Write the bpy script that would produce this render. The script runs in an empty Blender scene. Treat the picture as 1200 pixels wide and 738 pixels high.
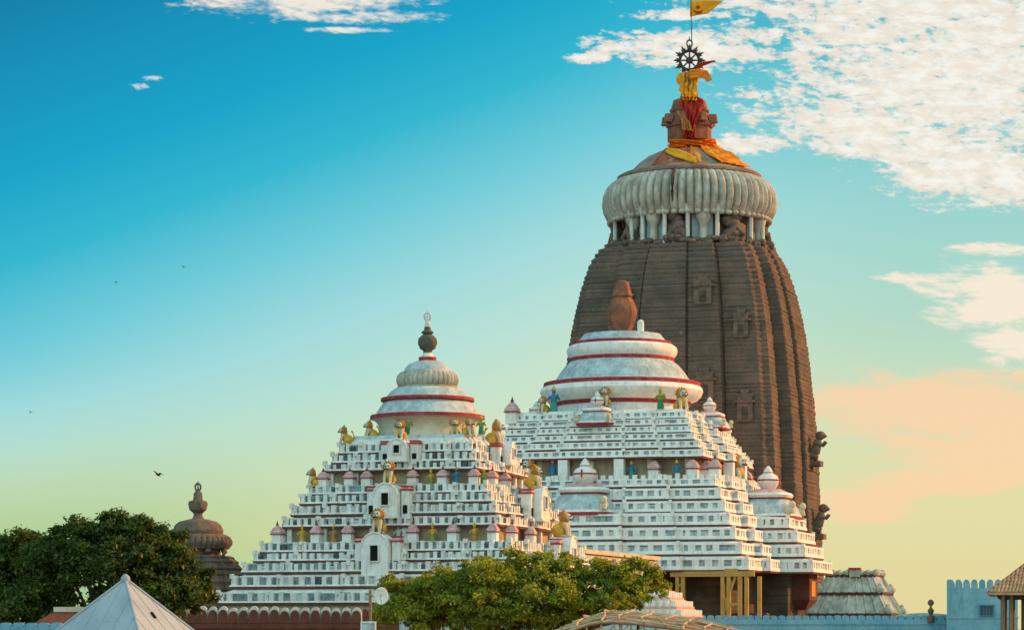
import bpy, math, random
import numpy as np
from mathutils import Vector, Matrix

random.seed(7)
R = math.radians
sc = bpy.context.scene
COL = sc.collection

# ------------------------------------------------------------------ camera
F, CX, HY, ZC = 3150.0, 600.0, 735.0, 8.0          # focal length and horizon of the 1200 x 738 photograph, eye height
cam = bpy.data.objects.new("camera", bpy.data.cameras.new("camera"))
COL.objects.link(cam)
cam.location = (0, 0, ZC)
cam.rotation_euler = (R(90), 0, 0)
cam.data.sensor_width = 36
cam.data.lens = F / 1200 * 36
cam.data.shift_y = (HY - 369) / 1200
cam.data.clip_start = 0.5
cam.data.clip_end = 20000
sc.camera = cam

# ------------------------------------------------------------------ light
SUN = Vector((0.86, 0.26, 0.40)).normalized()       # towards the sun: right, a little behind the temple, low
world = bpy.data.worlds.new("World")
sc.world = world
world.use_nodes = True
sun_data = bpy.data.lights.new("sun", 'SUN')
sun_data.energy = 3.9
sun_data.angle = R(0.5)
sun_data.color = (1.0, 0.44, 0.14)
sun = bpy.data.objects.new("sun", sun_data)
COL.objects.link(sun)
sun.rotation_euler = SUN.to_track_quat('Z', 'Y').to_euler()
sun.location = (60, 0, 80)
vs = sc.view_settings
vs.view_transform = 'Standard'
vs.look = 'None'
vs.exposure = 0.45
vs.gamma = 1.0
vs.use_curve_mapping = False


def lin(r, g, b):
    def c(v):
        v /= 255.0
        return v / 12.92 if v <= 0.04045 else ((v + 0.055) / 1.055) ** 2.4
    return (c(r), c(g), c(b), 1.0)


class Nodes:
    def __init__(self, tree):
        self.t = tree

    def new(self, typ, **kw):
        n = self.t.nodes.new(typ)
        for k, v in kw.items():
            setattr(n, k, v)
        return n

    def put(self, sock, v):
        if isinstance(v, bpy.types.NodeSocket):
            self.t.links.new(v, sock)
        else:
            sock.default_value = v

    def math(self, op, a, b=0.0, c=0.0, clamp=False):
        n = self.new('ShaderNodeMath', operation=op, use_clamp=clamp)
        self.put(n.inputs[0], a)
        self.put(n.inputs[1], b)
        if op in ('MULTIPLY_ADD',):
            self.put(n.inputs[2], c)
        return n.outputs[0]

    def vec(self, x, y, z):
        n = self.new('ShaderNodeCombineXYZ')
        self.put(n.inputs[0], x); self.put(n.inputs[1], y); self.put(n.inputs[2], z)
        return n.outputs[0]

    def noise(self, vec, scale, detail=4.0, rough=0.55, dist=0.0):
        n = self.new('ShaderNodeTexNoise')
        self.put(n.inputs['Vector'], vec)
        n.inputs['Scale'].default_value = scale
        n.inputs['Detail'].default_value = detail
        n.inputs['Roughness'].default_value = rough
        n.inputs['Distortion'].default_value = dist
        return n.outputs['Fac']

    def step(self, v, lo, hi, a=0.0, b=1.0):
        n = self.new('ShaderNodeMapRange', interpolation_type='SMOOTHSTEP')
        self.put(n.inputs['Value'], v)
        n.inputs['From Min'].default_value = lo
        n.inputs['From Max'].default_value = hi
        n.inputs['To Min'].default_value = a
        n.inputs['To Max'].default_value = b
        return n.outputs['Result']

    def mix(self, fac, a, b, blend='MIX'):
        n = self.new('ShaderNodeMix', data_type='RGBA', blend_type=blend)
        self.put(n.inputs['Factor'], fac)
        self.put(n.inputs[6], a)
        self.put(n.inputs[7], b)
        return n.outputs[2]

    def ramp(self, fac, stops):
        n = self.new('ShaderNodeValToRGB')
        self.put(n.inputs['Fac'], fac)
        e = n.color_ramp.elements
        while len(e) > 1:
            e.remove(e[-1])
        e[0].position, e[0].color = stops[0]
        for p, c in stops[1:]:
            k = e.new(p)
            k.color = c
        return n.outputs['Color']


def build_sky():
    t = world.node_tree
    t.nodes.clear()
    N = Nodes(t)
    out = N.new('ShaderNodeOutputWorld')
    d = N.new('ShaderNodeTexCoord').outputs['Generated']
    s = N.new('ShaderNodeSeparateXYZ')
    N.put(s.inputs[0], d)
    x, y, z = s.outputs
    yc = N.math('MAXIMUM', y, 0.08)
    u = N.math('DIVIDE', x, yc)
    v = N.math('DIVIDE', z, yc)
    # t: 0 at the horizon, 1 some 13 degrees up, bluer away from the sun
    hz = N.math('SQRT', N.math('ADD', N.math('MULTIPLY', x, x), N.math('MULTIPLY', y, y)))
    el = N.math('DIVIDE', z, N.math('MAXIMUM', hz, 0.05))
    tt = N.math('DIVIDE', el, 735 / F)
    away = N.math('MULTIPLY', N.math('MINIMUM', N.math('MAXIMUM', N.math('MULTIPLY', x, -1.0), -0.05), 0.35), 1.0)
    lift = N.math('MULTIPLY', N.math('MULTIPLY', away, 1.62), N.step(tt, 0.0, 0.45))
    tt = N.math('ADD', tt, lift)
    f = N.math('DIVIDE', tt, 2.0, clamp=True)
    col = N.ramp(f, [
        (0.00, lin(231, 216, 156)), (0.03, lin(230, 218, 158)), (0.092, lin(228, 225, 170)),
        (0.16, lin(212, 229, 196)), (0.228, lin(190, 228, 214)), (0.296, lin(163, 220, 222)),
        (0.364, lin(112, 205, 219)), (0.432, lin(46, 184, 210)), (0.50, lin(4, 164, 202)),
        (0.64, lin(0, 128, 172)), (1.0, lin(0, 106, 154))])
    rt = N.math('MULTIPLY', N.step(x, 0.03, 0.16), N.step(tt, 0.15, 0.45))
    col = N.mix(N.math('MULTIPLY', rt, 0.38), col, lin(138, 202, 186))
    # greener haze low down on the side away from the sun
    g = N.math('MULTIPLY', N.step(away, 0.0, 0.17), N.step(tt, 0.62, 0.05))
    col = N.mix(N.math('MULTIPLY', g, 0.9), col, lin(158, 202, 142))
    # the pale half of the sky behind the viewer, brightened to light the front faces
    back = N.step(y, 0.35, -0.45)
    col = N.mix(back, col, (0.84, 1.28, 1.29, 1))

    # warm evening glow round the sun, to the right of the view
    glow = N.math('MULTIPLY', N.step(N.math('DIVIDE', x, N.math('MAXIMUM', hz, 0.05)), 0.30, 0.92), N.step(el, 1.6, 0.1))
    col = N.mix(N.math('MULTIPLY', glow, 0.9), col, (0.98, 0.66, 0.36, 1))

    def blob(px, py, rx, ry, slope=0.0):
        du = N.math('MULTIPLY', N.math('SUBTRACT', u, (px - CX) / F), F / rx)
        dv0 = N.math('SUBTRACT', v, (HY - py) / F)
        if slope:
            dv0 = N.math('ADD', dv0, N.math('MULTIPLY', N.math('SUBTRACT', u, (px - CX) / F), slope))
        dv = N.math('MULTIPLY', dv0, F / ry)
        q = N.math('ADD', N.math('MULTIPLY', du, du), N.math('MULTIPLY', dv, dv))
        return N.math('SUBTRACT', 1.0, q)           # 1 in the middle, 0 on the rim, falling on

    def union(*b):
        r = b[0]
        for k in b[1:]:
            r = N.math('MAXIMUM', r, k)
        return N.math('MAXIMUM', r, -3.0)

    P = N.vec(N.math('ADD', u, N.math('MULTIPLY', v, 0.35)), N.math('MULTIPLY', v, 2.3), 0.0)
    fine = N.noise(P, 190, 5, 0.65, 0.3)
    mid = N.noise(P, 80, 5, 0.62, 0.3)
    wide = N.noise(P, 22, 3, 0.5)
    front = N.step(y, 0.1, 0.3)

    # mackerel bank upper right: many small tufts, gaps of blue between
    m = union(blob(1085, 20, 330, 80, 0.12), blob(1075, 168, 235, 46, 0.22), blob(1150, 205, 160, 42, 0.05), blob(1120, 100, 230, 80), blob(800, 60, 120, 26, 0.05), blob(690, 68, 36, 8), blob(790, 18, 60, 8), blob(880, 170, 50, 16))
    den = N.math('ADD', N.math('MULTIPLY', fine, 1.15), N.math('MULTIPLY', mid, 1.35))
    den = N.math('ADD', den, N.math('MULTIPLY', wide, 0.6))
    den = N.math('ADD', den, N.math('MULTIPLY', N.math('MAXIMUM', m, -1.2), 0.50))
    bank = N.step(den, 1.56, 1.86)
    body = N.step(den, 1.62, 2.10)
    ccol = N.mix(body, lin(218, 226, 218), lin(255, 250, 240))
    tone = N.step(N.noise(P, 130, 5, 0.62), 0.40, 0.60)
    ccol = N.mix(N.math('MULTIPLY', tone, 0.6), ccol, lin(242, 222, 198))
    col = N.mix(N.math('MULTIPLY', N.math('MULTIPLY', bank, 0.94), front), col, ccol)
    # streaks to the right, half way up
    Q = N.vec(N.math('ADD', u, N.math('MULTIPLY', v, 0.6)), N.math('MULTIPLY', v, 3.6), 0.3)
    stre = N.noise(Q, 40, 6, 0.66, 0.4)
    broad = N.noise(Q, 13, 5, 0.6, 0.4)
    m2 = union(blob(1175, 355, 120, 48, 0.15), blob(1195, 400, 70, 34), blob(1170, 291, 60, 11), blob(1105, 325, 90, 9))
    d2 = N.math('ADD', N.math('MULTIPLY', stre, 2.2), N.math('MULTIPLY', N.math('MAXIMUM', m2, -1.5), 0.55))
    col = N.mix(N.math('MULTIPLY', N.math('MULTIPLY', N.step(d2, 1.10, 1.60), 0.92), front), col, lin(255, 238, 216))
    # soft orange veil above the horizon
    m3 = union(blob(1110, 474, 190, 46, 0.02), blob(1150, 532, 130, 30, 0.10), blob(1140, 562, 120, 18, -0.05), blob(1000, 594, 80, 20), blob(1060, 575, 90, 12, -0.15))
    d3 = N.math('ADD', N.math('ADD', N.math('MULTIPLY', broad, 1.5), N.math('MULTIPLY', stre, 2.1)), N.math('MULTIPLY', N.math('MAXIMUM', m3, -1.5), 0.75))
    col = N.mix(N.math('MULTIPLY', N.math('MULTIPLY', N.step(d3, 1.55, 2.40), 0.88), front), col, lin(254, 214, 170))
    # cloud on the upper left and two scraps
    m4 = union(blob(350, 0, 150, 24, -0.02), blob(430, 20, 100, 10), blob(400, 36, 60, 5))
    d4 = N.math('ADD', N.math('MULTIPLY', N.math('ADD', stre, N.math('MULTIPLY', fine, 0.5)), 1.5), N.math('MULTIPLY', N.math('MAXIMUM', m4, -1.5), 0.42))
    col = N.mix(N.math('MULTIPLY', N.math('MULTIPLY', N.step(d4, 1.16, 1.62), 0.92), front), col, lin(252, 241, 224))
    m5 = union(blob(163, 102, 12, 4), blob(181, 92, 14, 4))
    d5 = N.math('ADD', N.math('MULTIPLY', N.math('ADD', stre, fine), 1.5), N.math('MULTIPLY', N.math('MAXIMUM', m5, -2.0), 0.30))
    col = N.mix(N.math('MULTIPLY', N.math('MULTIPLY', N.step(d5, 1.55, 1.95), 0.7), front), col, lin(236, 240, 232))
    # ground half of the sphere
    col = N.mix(N.step(z, -0.02, -0.10), col, (0.20, 0.20, 0.16, 1))

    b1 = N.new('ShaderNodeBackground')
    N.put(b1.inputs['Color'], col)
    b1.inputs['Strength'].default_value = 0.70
    sky = N.new('ShaderNodeTexSky', sky_type='NISHITA')
    sky.sun_disc = False
    sky.sun_elevation = math.asin(SUN.z)
    sky.sun_rotation = math.atan2(SUN.x, SUN.y)
    b2 = N.new('ShaderNodeBackground')
    N.put(b2.inputs['Color'], sky.outputs[0])
    b2.inputs['Strength'].default_value = 0.003
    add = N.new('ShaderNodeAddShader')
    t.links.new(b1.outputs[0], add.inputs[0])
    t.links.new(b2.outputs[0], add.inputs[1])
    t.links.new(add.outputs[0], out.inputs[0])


build_sky()

# ------------------------------------------------------------------ materials
MATS = {}


def mat(name, c1, c2=None, scale=1.5, rough=0.85, bump=0.15, streak=0.0, streak_col=(0.10, 0.10, 0.085), courses=0.0, speck=0.0, lo=0.35, hi=0.65, patch=None):
    m = bpy.data.materials.new(name)
    m.use_nodes = True
    t = m.node_tree
    N = Nodes(t)
    bs = t.nodes['Principled BSDF']
    bs.inputs['Roughness'].default_value = rough
    bs.inputs['Specular IOR Level'].default_value = 0.25
    co = N.new('ShaderNodeTexCoord').outputs['Object']
    info = N.new('ShaderNodeObjectInfo').outputs['Random']
    off = N.new('ShaderNodeVectorMath', operation='ADD')
    N.put(off.inputs[0], co)
    N.put(off.inputs[1], N.vec(N.math('MULTIPLY', info, 37.0), N.math('MULTIPLY', info, 19.0), 0.0))
    p = off.outputs[0]
    n1 = N.noise(p, scale, 6, 0.6)
    col = N.mix(N.step(n1, lo, hi), (*c1, 1), (*(c2 or c1), 1))
    hgt = N.noise(p, scale * 7, 4, 0.6)
    if speck:
        col = N.mix(N.math('MULTIPLY', N.step(N.noise(p, scale * 9, 3, 0.6), 0.52, 0.66), speck), col, (*[k * 0.35 for k in c1], 1))
    if patch:
        big = N.step(N.noise(p, 0.16, 4, 0.6, 0.5), 0.52, 0.66)
        col = N.mix(N.math('MULTIPLY', big, 0.55), col, (*patch[0], 1))
        sml = N.step(N.noise(p, 0.9, 3, 0.65), 0.66, 0.72)
        col = N.mix(N.math('MULTIPLY', sml, 0.45), col, (*patch[1], 1))
    if streak:
        mp = N.new('ShaderNodeMapping')
        N.put(mp.inputs['Vector'], p)
        mp.inputs['Scale'].default_value = (2.6, 2.6, 0.35)
        sn = N.noise(mp.outputs[0], 1.3, 5, 0.65)
        col = N.mix(N.math('MULTIPLY', N.step(sn, 0.50, 0.72), streak), col, (*streak_col, 1))
    if courses:
        sp = N.new('ShaderNodeSeparateXYZ')
        N.put(sp.inputs[0], co)
        zz = N.math('ADD', sp.outputs[2], N.math('MULTIPLY', N.noise(p, 0.9, 2), 0.18))
        saw = N.math('PINGPONG', zz, courses)
        ln = N.step(saw, 0.0, courses * 0.35)
        col = N.mix(N.math('MULTIPLY', N.math('SUBTRACT', 1.0, ln), 0.30), col, (*[k * 0.4 for k in c1], 1))
        hgt = N.math('ADD', hgt, N.math('MULTIPLY', ln, 1.2))
    t.links.new(col, bs.inputs['Base Color'])
    if bump:
        b = N.new('ShaderNodeBump')
        b.inputs['Strength'].default_value = bump
        b.inputs['Distance'].default_value = 0.08
        N.put(b.inputs['Height'], hgt)
        t.links.new(b.outputs[0], bs.inputs['Normal'])
    MATS[name] = m
    return m


WHITE = mat("limewashed_plaster", (0.82, 0.815, 0.785), (0.70, 0.70, 0.66), 1.3, streak=0.42, streak_col=(0.24, 0.235, 0.20), bump=0.4, speck=0.16)
WHITE2 = mat("grimy_limewash", (0.81, 0.805, 0.77), (0.62, 0.62, 0.57), 1.5, streak=0.50, streak_col=(0.18, 0.175, 0.145), bump=0.4, speck=0.22)
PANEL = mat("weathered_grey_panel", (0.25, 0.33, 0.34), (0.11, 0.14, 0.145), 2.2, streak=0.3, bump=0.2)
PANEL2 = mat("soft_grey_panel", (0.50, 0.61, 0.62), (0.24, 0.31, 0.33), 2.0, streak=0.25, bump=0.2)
REDLINE = mat("dull_red_line", (0.24, 0.07, 0.05), (0.12, 0.06, 0.045), 1.8, bump=0.1)
RED = mat("crimson_paint", (0.34, 0.025, 0.035), (0.36, 0.11, 0.10), 1.6, bump=0.2, speck=0.35, lo=0.42, hi=0.75)
PINK = mat("faded_pink_paint", (0.52, 0.24, 0.23), (0.60, 0.44, 0.42), 2.0, bump=0.1)
SLATE = mat("bluegrey_lime_dome", (0.50, 0.60, 0.62), (0.33, 0.41, 0.43), 0.9, streak=0.65, streak_col=(0.17, 0.20, 0.19), bump=0.45, speck=0.3)
CREAM = mat("cream_plaster", (0.62, 0.56, 0.42), (0.50, 0.44, 0.32), 0.8, streak=0.3, streak_col=(0.25, 0.22, 0.16))
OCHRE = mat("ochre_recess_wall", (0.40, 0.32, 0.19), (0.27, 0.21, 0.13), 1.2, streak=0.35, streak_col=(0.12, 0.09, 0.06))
STONE = mat("brown_laterite", (0.180, 0.120, 0.092), (0.105, 0.084, 0.067), 0.45, rough=0.95, bump=0.4, streak=0.5, streak_col=(0.070, 0.062, 0.048), courses=0.21, speck=0.4, patch=((0.105, 0.098, 0.080), (0.30, 0.25, 0.20)))
STONE2 = mat("brown_carved_stone", (0.205, 0.140, 0.110), (0.115, 0.092, 0.072), 1.4, rough=0.95, bump=0.7, speck=0.5)
DARKSTONE = mat("dark_stone_wall", (0.105, 0.078, 0.058), (0.06, 0.048, 0.038), 0.8, rough=0.95, bump=0.5, courses=0.4)
RUST = mat("rust_red_stone", (0.34, 0.135, 0.075), (0.20, 0.085, 0.055), 1.1, rough=0.9, bump=0.6, speck=0.5, streak=0.3, streak_col=(0.12, 0.06, 0.04))
AMAL = mat("weathered_ribbed_stone", (0.54, 0.52, 0.44), (0.34, 0.31, 0.25), 0.7, streak=0.5, streak_col=(0.12, 0.105, 0.08), bump=0.4, speck=0.3)
KHAP = mat("stained_dome_stone", (0.34, 0.28, 0.23), (0.24, 0.13, 0.09), 0.35, streak=0.35, streak_col=(0.10, 0.075, 0.06), bump=0.3)
POTDARK = mat("mossy_pot_stone", (0.13, 0.13, 0.10), (0.08, 0.085, 0.06), 2.0, bump=0.4)
YELLOW = mat("yellow_paint", (0.70, 0.42, 0.045), (0.50, 0.29, 0.06), 3.0, rough=0.75, bump=0.4, speck=0.4)
ORANGEP = mat("orange_paint", (0.55, 0.24, 0.03), (0.34, 0.17, 0.05), 3.5, rough=0.75, bump=0.4, speck=0.5)
GREEN = mat("green_paint", (0.03, 0.27, 0.13), (0.05, 0.16, 0.08), 3.0, rough=0.75, bump=0.3, speck=0.4)
LIME = mat("lime_green_paint", (0.28, 0.36, 0.05), (0.18, 0.24, 0.05), 3.0, rough=0.75, bump=0.3, speck=0.4)
BLUEP = mat("blue_paint", (0.04, 0.20, 0.32), (0.05, 0.15, 0.24), 2.5, rough=0.7, bump=0.2)
TEALP = mat("teal_paint", (0.04, 0.30, 0.28), (0.05, 0.22, 0.22), 2.5, rough=0.6, bump=0.2)
FACEW = mat("white_face_paint", (0.66, 0.64, 0.58), (0.42, 0.40, 0.35), 3.5, rough=0.75, bump=0.3, speck=0.5)
SKIN = mat("brown_figure_paint", (0.40, 0.20, 0.10), (0.33, 0.15, 0.08), 3.0, rough=0.7, bump=0.1)
BLACK = mat("black_paint", (0.012, 0.012, 0.013), None, 2.0, bump=0.0)
HOLE = mat("dark_opening", (0.010, 0.011, 0.012), None, 2.0, rough=1.0, bump=0.0)
BRONZE = mat("dark_bronze", (0.030, 0.026, 0.022), (0.05, 0.05, 0.045), 3.0, rough=0.5, bump=0.1)
CLOTHY = mat("yellow_cloth", (0.84, 0.40, 0.010), (0.74, 0.27, 0.010), 1.2, rough=0.8, bump=0.3)
CLOTHO = mat("orange_cloth", (0.82, 0.19, 0.010), (0.80, 0.29, 0.012), 1.0, rough=0.8, bump=0.3)
CLOTHR = mat("red_cloth", (0.46, 0.025, 0.012), (0.36, 0.03, 0.015), 1.0, rough=0.8, bump=0.2)
GOLD = mat("ochre_painted_steel", (0.47, 0.30, 0.08), (0.38, 0.23, 0.06), 1.4, rough=0.6, bump=0.1, speck=0.25)
WALLRED = mat("red_limewashed_wall", (0.185, 0.06, 0.038), (0.11, 0.045, 0.03), 0.9, streak=0.4, streak_col=(0.05, 0.03, 0.022), bump=0.4)
TIPW = mat("whitewashed_coping", (0.68, 0.67, 0.62), (0.52, 0.52, 0.47), 1.2, streak=0.3, streak_col=(0.2, 0.19, 0.16))
BLUEW = mat("blue_limewash", (0.13, 0.34, 0.44), (0.21, 0.41, 0.50), 0.5, streak=0.5, streak_col=(0.07, 0.19, 0.26), bump=0.4, speck=0.2)
PALEB = mat("pale_blue_wall", (0.42, 0.58, 0.62), (0.34, 0.48, 0.52), 0.8, streak=0.3, streak_col=(0.2, 0.26, 0.27))
TENTM = mat("pale_sheet_roof", (0.36, 0.42, 0.47), (0.30, 0.36, 0.42), 0.8, rough=0.7, streak=0.3, streak_col=(0.2, 0.24, 0.27), bump=0.15)
BAMBOO = mat("dry_bamboo", (0.62, 0.45, 0.29), (0.46, 0.31, 0.18), 2.2, rough=0.8, bump=0.4, speck=0.4)
THATCH = mat("bamboo_matting", (0.46, 0.31, 0.20), (0.30, 0.19, 0.115), 2.6, rough=0.9, bump=0.6, speck=0.5)
TILE = mat("terracotta_tiles", (0.56, 0.32, 0.18), (0.40, 0.22, 0.12), 3.0, rough=0.85, bump=0.4, speck=0.35)
WOODD = mat("dark_timber", (0.055, 0.035, 0.02), (0.09, 0.06, 0.035), 2.0, rough=0.85, bump=0.3)
WOODL = mat("pale_timber", (0.30, 0.20, 0.10), (0.22, 0.14, 0.07), 2.0, rough=0.85, bump=0.3)
GREYROOF = mat("mouldy_grey_plaster", (0.56, 0.60, 0.53), (0.32, 0.37, 0.32), 0.9, streak=0.6, streak_col=(0.13, 0.14, 0.11), bump=0.4, speck=0.3)
BARK = mat("grey_bark", (0.10, 0.075, 0.05), (0.055, 0.042, 0.03), 2.0, rough=0.95, bump=0.6)
DISHW = mat("white_dish_enamel", (0.88, 0.87, 0.82), (0.74, 0.74, 0.70), 2.0, rough=0.6, bump=0.05)
STEEL = mat("grey_steel", (0.28, 0.28, 0.27), (0.2, 0.2, 0.19), 2.0, rough=0.5, bump=0.05)
GROUND = mat("dusty_ground", (0.24, 0.19, 0.13), (0.17, 0.14, 0.10), 0.06, rough=0.95, bump=0.3)
PAVE = mat("stone_paving", (0.30, 0.26, 0.21), (0.22, 0.19, 0.15), 0.2, rough=0.9, bump=0.3)


def leaf_mat(name, dark, mid, light, transl):
    m = bpy.data.materials.new(name)
    m.use_nodes = True
    t = m.node_tree
    N = Nodes(t)
    t.nodes.remove(t.nodes['Principled BSDF'])
    co = N.new('ShaderNodeTexCoord').outputs['Object']
    n = N.noise(co, 0.8, 3, 0.6)
    n2 = N.noise(co, 9.0, 2, 0.5)
    f = N.math('ADD', N.math('MULTIPLY', n, 0.55), N.math('MULTIPLY', n2, 0.45))
    col = N.ramp(f, [(0.36, (*dark, 1)), (0.50, (*mid, 1)), (0.64, (*light, 1))])
    d = N.new('ShaderNodeBsdfDiffuse')
    tr = N.new('ShaderNodeBsdfTranslucent')
    gl = N.new('ShaderNodeBsdfGlossy')
    gl.inputs['Roughness'].default_value = 0.5
    gl.inputs['Color'].default_value = (0.5, 0.5, 0.45, 1)
    t.links.new(col, d.inputs['Color'])
    t.links.new(N.mix(0.5, col, (light[0] * 1.6, light[1] * 1.5, light[2], 1)), tr.inputs['Color'])
    a = N.new('ShaderNodeMixShader')
    a.inputs[0].default_value = transl
    t.links.new(d.outputs[0], a.inputs[1]); t.links.new(tr.outputs[0], a.inputs[2])
    b = N.new('ShaderNodeMixShader')
    b.inputs[0].default_value = 0.05
    t.links.new(a.outputs[0], b.inputs[1]); t.links.new(gl.outputs[0], b.inputs[2])
    t.links.new(b.outputs[0], t.nodes['Material Output'].inputs[0])
    return m


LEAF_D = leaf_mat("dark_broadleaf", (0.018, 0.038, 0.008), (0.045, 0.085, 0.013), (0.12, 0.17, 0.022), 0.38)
LEAF_L = leaf_mat("sunny_broadleaf", (0.030, 0.060, 0.008), (0.16, 0.225, 0.022), (0.52, 0.53, 0.05), 0.47)  # yellow sunlit highlights are put into these leaf colours


# ------------------------------------------------------------------ mesh builder
class MB:
    def __init__(self):
        self.v, self.f, self.m = [], [], []

    def add(self, verts, faces, mi=0):
        o = len(self.v)
        self.v += [tuple(p) for p in verts]
        for q in faces:
            self.f.append([i + o for i in q])
            self.m.append(mi)
        return o

    def box(self, c, s, mi=0, rz=0.0, M=None):
        hx, hy, hz = s[0] / 2, s[1] / 2, s[2] / 2
        cs, sn = math.cos(rz), math.sin(rz)
        vs_ = []
        for dz in (-hz, hz):
            for dx, dy in ((-hx, -hy), (hx, -hy), (hx, hy), (-hx, hy)):
                p = Vector((c[0] + dx * cs - dy * sn, c[1] + dx * sn + dy * cs, c[2] + dz))
                vs_.append(M @ p if M else p)
        self.add(vs_, [(3, 2, 1, 0), (4, 5, 6, 7), (0, 1, 5, 4), (1, 2, 6, 5), (2, 3, 7, 6), (3, 0, 4, 7)], mi)

    def prism(self, p0, z0, p1, z1, mi=0, top=True, bot=True, top_mi=None):
        n = len(p0)
        vs_ = [(x, y, z0) for x, y in p0] + [(x, y, z1) for x, y in p1]
        o = self.add(vs_, [(i, (i + 1) % n, n + (i + 1) % n, n + i) for i in range(n)], mi)
        if top:
            self.f.append([o + n + i for i in range(n)]); self.m.append(mi if top_mi is None else top_mi)
        if bot:
            self.f.append([o + i for i in reversed(range(n))]); self.m.append(mi)

    def lathe(self, prof, n=48, mi=0, c=(0, 0), ribs=0, ribd=0.0, rot=0.0, square=0.0):
        """prof: (r, z[, material[, rib weight]]) from bottom to top"""
        rings = []
        for q in prof:
            r, z = q[0], q[1]
            w = q[3] if len(q) > 3 else 0.0
            ring = []
            for i in range(n):
                a = 2 * math.pi * i / n + rot
                rr = r * (1 + 0.005 * math.sin(3 * a + z * 1.7) + 0.004 * math.sin(7 * a - z * 2.3))
                if ribs and w:
                    rr = r * (1 - ribd * w * (1 - abs(math.sin(ribs * a / 2)) ** 0.6))
                if square:
                    ca, sa = abs(math.cos(a - rot)), abs(math.sin(a - rot))
                    rr = rr / ((ca ** 6 + sa ** 6) ** (1 / 6)) * square + rr * (1 - square)
                ring.append((c[0] + rr * math.cos(a), c[1] + rr * math.sin(a), z))
            rings.append(ring)
        o = len(self.v)
        for ring in rings:
            self.v += ring
        for k in range(len(rings) - 1):
            m_ = prof[k][2] if len(prof[k]) > 2 and prof[k][2] is not None else mi
            for i in range(n):
                j = (i + 1) % n
                self.f.append([o + k * n + i, o + k * n + j, o + (k + 1) * n + j, o + (k + 1) * n + i])
                self.m.append(m_)
        self.f.append([o + i for i in reversed(range(n))]); self.m.append(mi)
        e = o + (len(rings) - 1) * n
        self.f.append([e + i for i in range(n)]); self.m.append(prof[-1][2] if len(prof[-1]) > 2 and prof[-1][2] is not None else mi)

    def ell(self, c, r, mi=0, n=12, M=None, jit=0.0):
        vs_, fs = [], []
        rows = max(5, n // 2 + 1)
        for i in range(rows):
            ph = math.pi * (i / (rows - 1)) - math.pi / 2
            for j in range(n):
                a = 2 * math.pi * j / n
                k = 1 + random.uniform(-jit, jit)
                p = Vector((r[0] * k * math.cos(ph) * math.cos(a), r[1] * k * math.cos(ph) * math.sin(a), r[2] * k * math.sin(ph)))
                if M:
                    p = M @ p
                vs_.append(p + Vector(c))
        for i in range(rows - 1):
            for j in range(n):
                k = (j + 1) % n
                fs.append((i * n + j, i * n + k, (i + 1) * n + k, (i + 1) * n + j))
        self.add(vs_, fs, mi)

    def tube(self, pts, rad, mi=0, n=8):
        pts = [Vector(p) for p in pts]
        if not isinstance(rad, (list, tuple)):
            rad = [rad] * len(pts)
        o = len(self.v)
        up = Vector((0, 0, 1))
        for i, p in enumerate(pts):
            d = (pts[min(i + 1, len(pts) - 1)] - pts[max(i - 1, 0)]).normalized()
            s = d.cross(up)
            if s.length < 1e-3:
                s = Vector((1, 0, 0))
            s.normalize()
            q = s.cross(d).normalized()
            for j in range(n):
                a = 2 * math.pi * j / n
                self.v.append(tuple(p + rad[i] * (math.cos(a) * s + math.sin(a) * q)))
        for i in range(len(pts) - 1):
            for j in range(n):
                k = (j + 1) % n
                self.f.append([o + i * n + j, o + i * n + k, o + (i + 1) * n + k, o + (i + 1) * n + j]); self.m.append(mi)
        self.f.append([o + j for j in reversed(range(n))]); self.m.append(mi)
        e = o + (len(pts) - 1) * n
        self.f.append([e + j for j in range(n)]); self.m.append(mi)

    def bar(self, a, b, w, mi=0):
        a, b = Vector(a), Vector(b)
        d = b - a
        q = d.to_track_quat('Z', 'Y').to_matrix().to_4x4()
        M = Matrix.Translation((a + b) / 2) @ q
        self.box((0, 0, 0), (w, w, d.length), mi, 0, M)

    def build(self, name, mats, parent=None, smooth=None, loc=None, rz=0.0):
        me = bpy.data.meshes.new(name)
        me.from_pydata(self.v, [], self.f)
        for m_ in (mats if isinstance(mats, (list, tuple)) else [mats]):
            me.materials.append(m_)
        me.polygons.foreach_set('material_index', self.m)
        if smooth is not None:
            me.polygons.foreach_set('use_smooth', [True] * len(self.f))
            me.set_sharp_from_angle(angle=R(smooth))
        me.update()
        o = bpy.data.objects.new(name, me)
        COL.objects.link(o)
        if parent:
            o.parent = parent
        if loc:
            o.location = loc
            o.rotation_euler.z = rz
        return o


def tag(o, label, cat, group=None, kind=None):
    if label:
        o['label'] = label
    if cat:
        o['category'] = cat
    if group:
        o['group'] = group
    if kind:
        o['kind'] = kind
    return o


def thing(name, label, cat, loc=(0, 0, 0), rz=0.0, group=None):
    o = bpy.data.objects.new(name, None)
    o.empty_display_size = 0.5
    COL.objects.link(o)
    o.location = loc
    o.rotation_euler.z = rz
    return tag(o, label, cat, group)


def copy_thing(src, label, loc, rz, scale=1.0):
    r = src.copy()
    COL.objects.link(r)
    r.location = loc
    r.rotation_euler.z = rz
    r.scale = (scale * .88,) * 3
    r['label'] = label
    for ch in list(src.children):
        c = ch.copy()
        COL.objects.link(c)
        c.parent = r
        for g in list(ch.children):
            d = g.copy()
            COL.objects.link(d)
            d.parent = c
    return r


def at(px, py, Y):
    """world point seen at photo pixel (px, py) when it stands Y metres away"""
    return Vector(((px - CX) / F * Y, Y, ZC + (HY - py) / F * Y))


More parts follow.
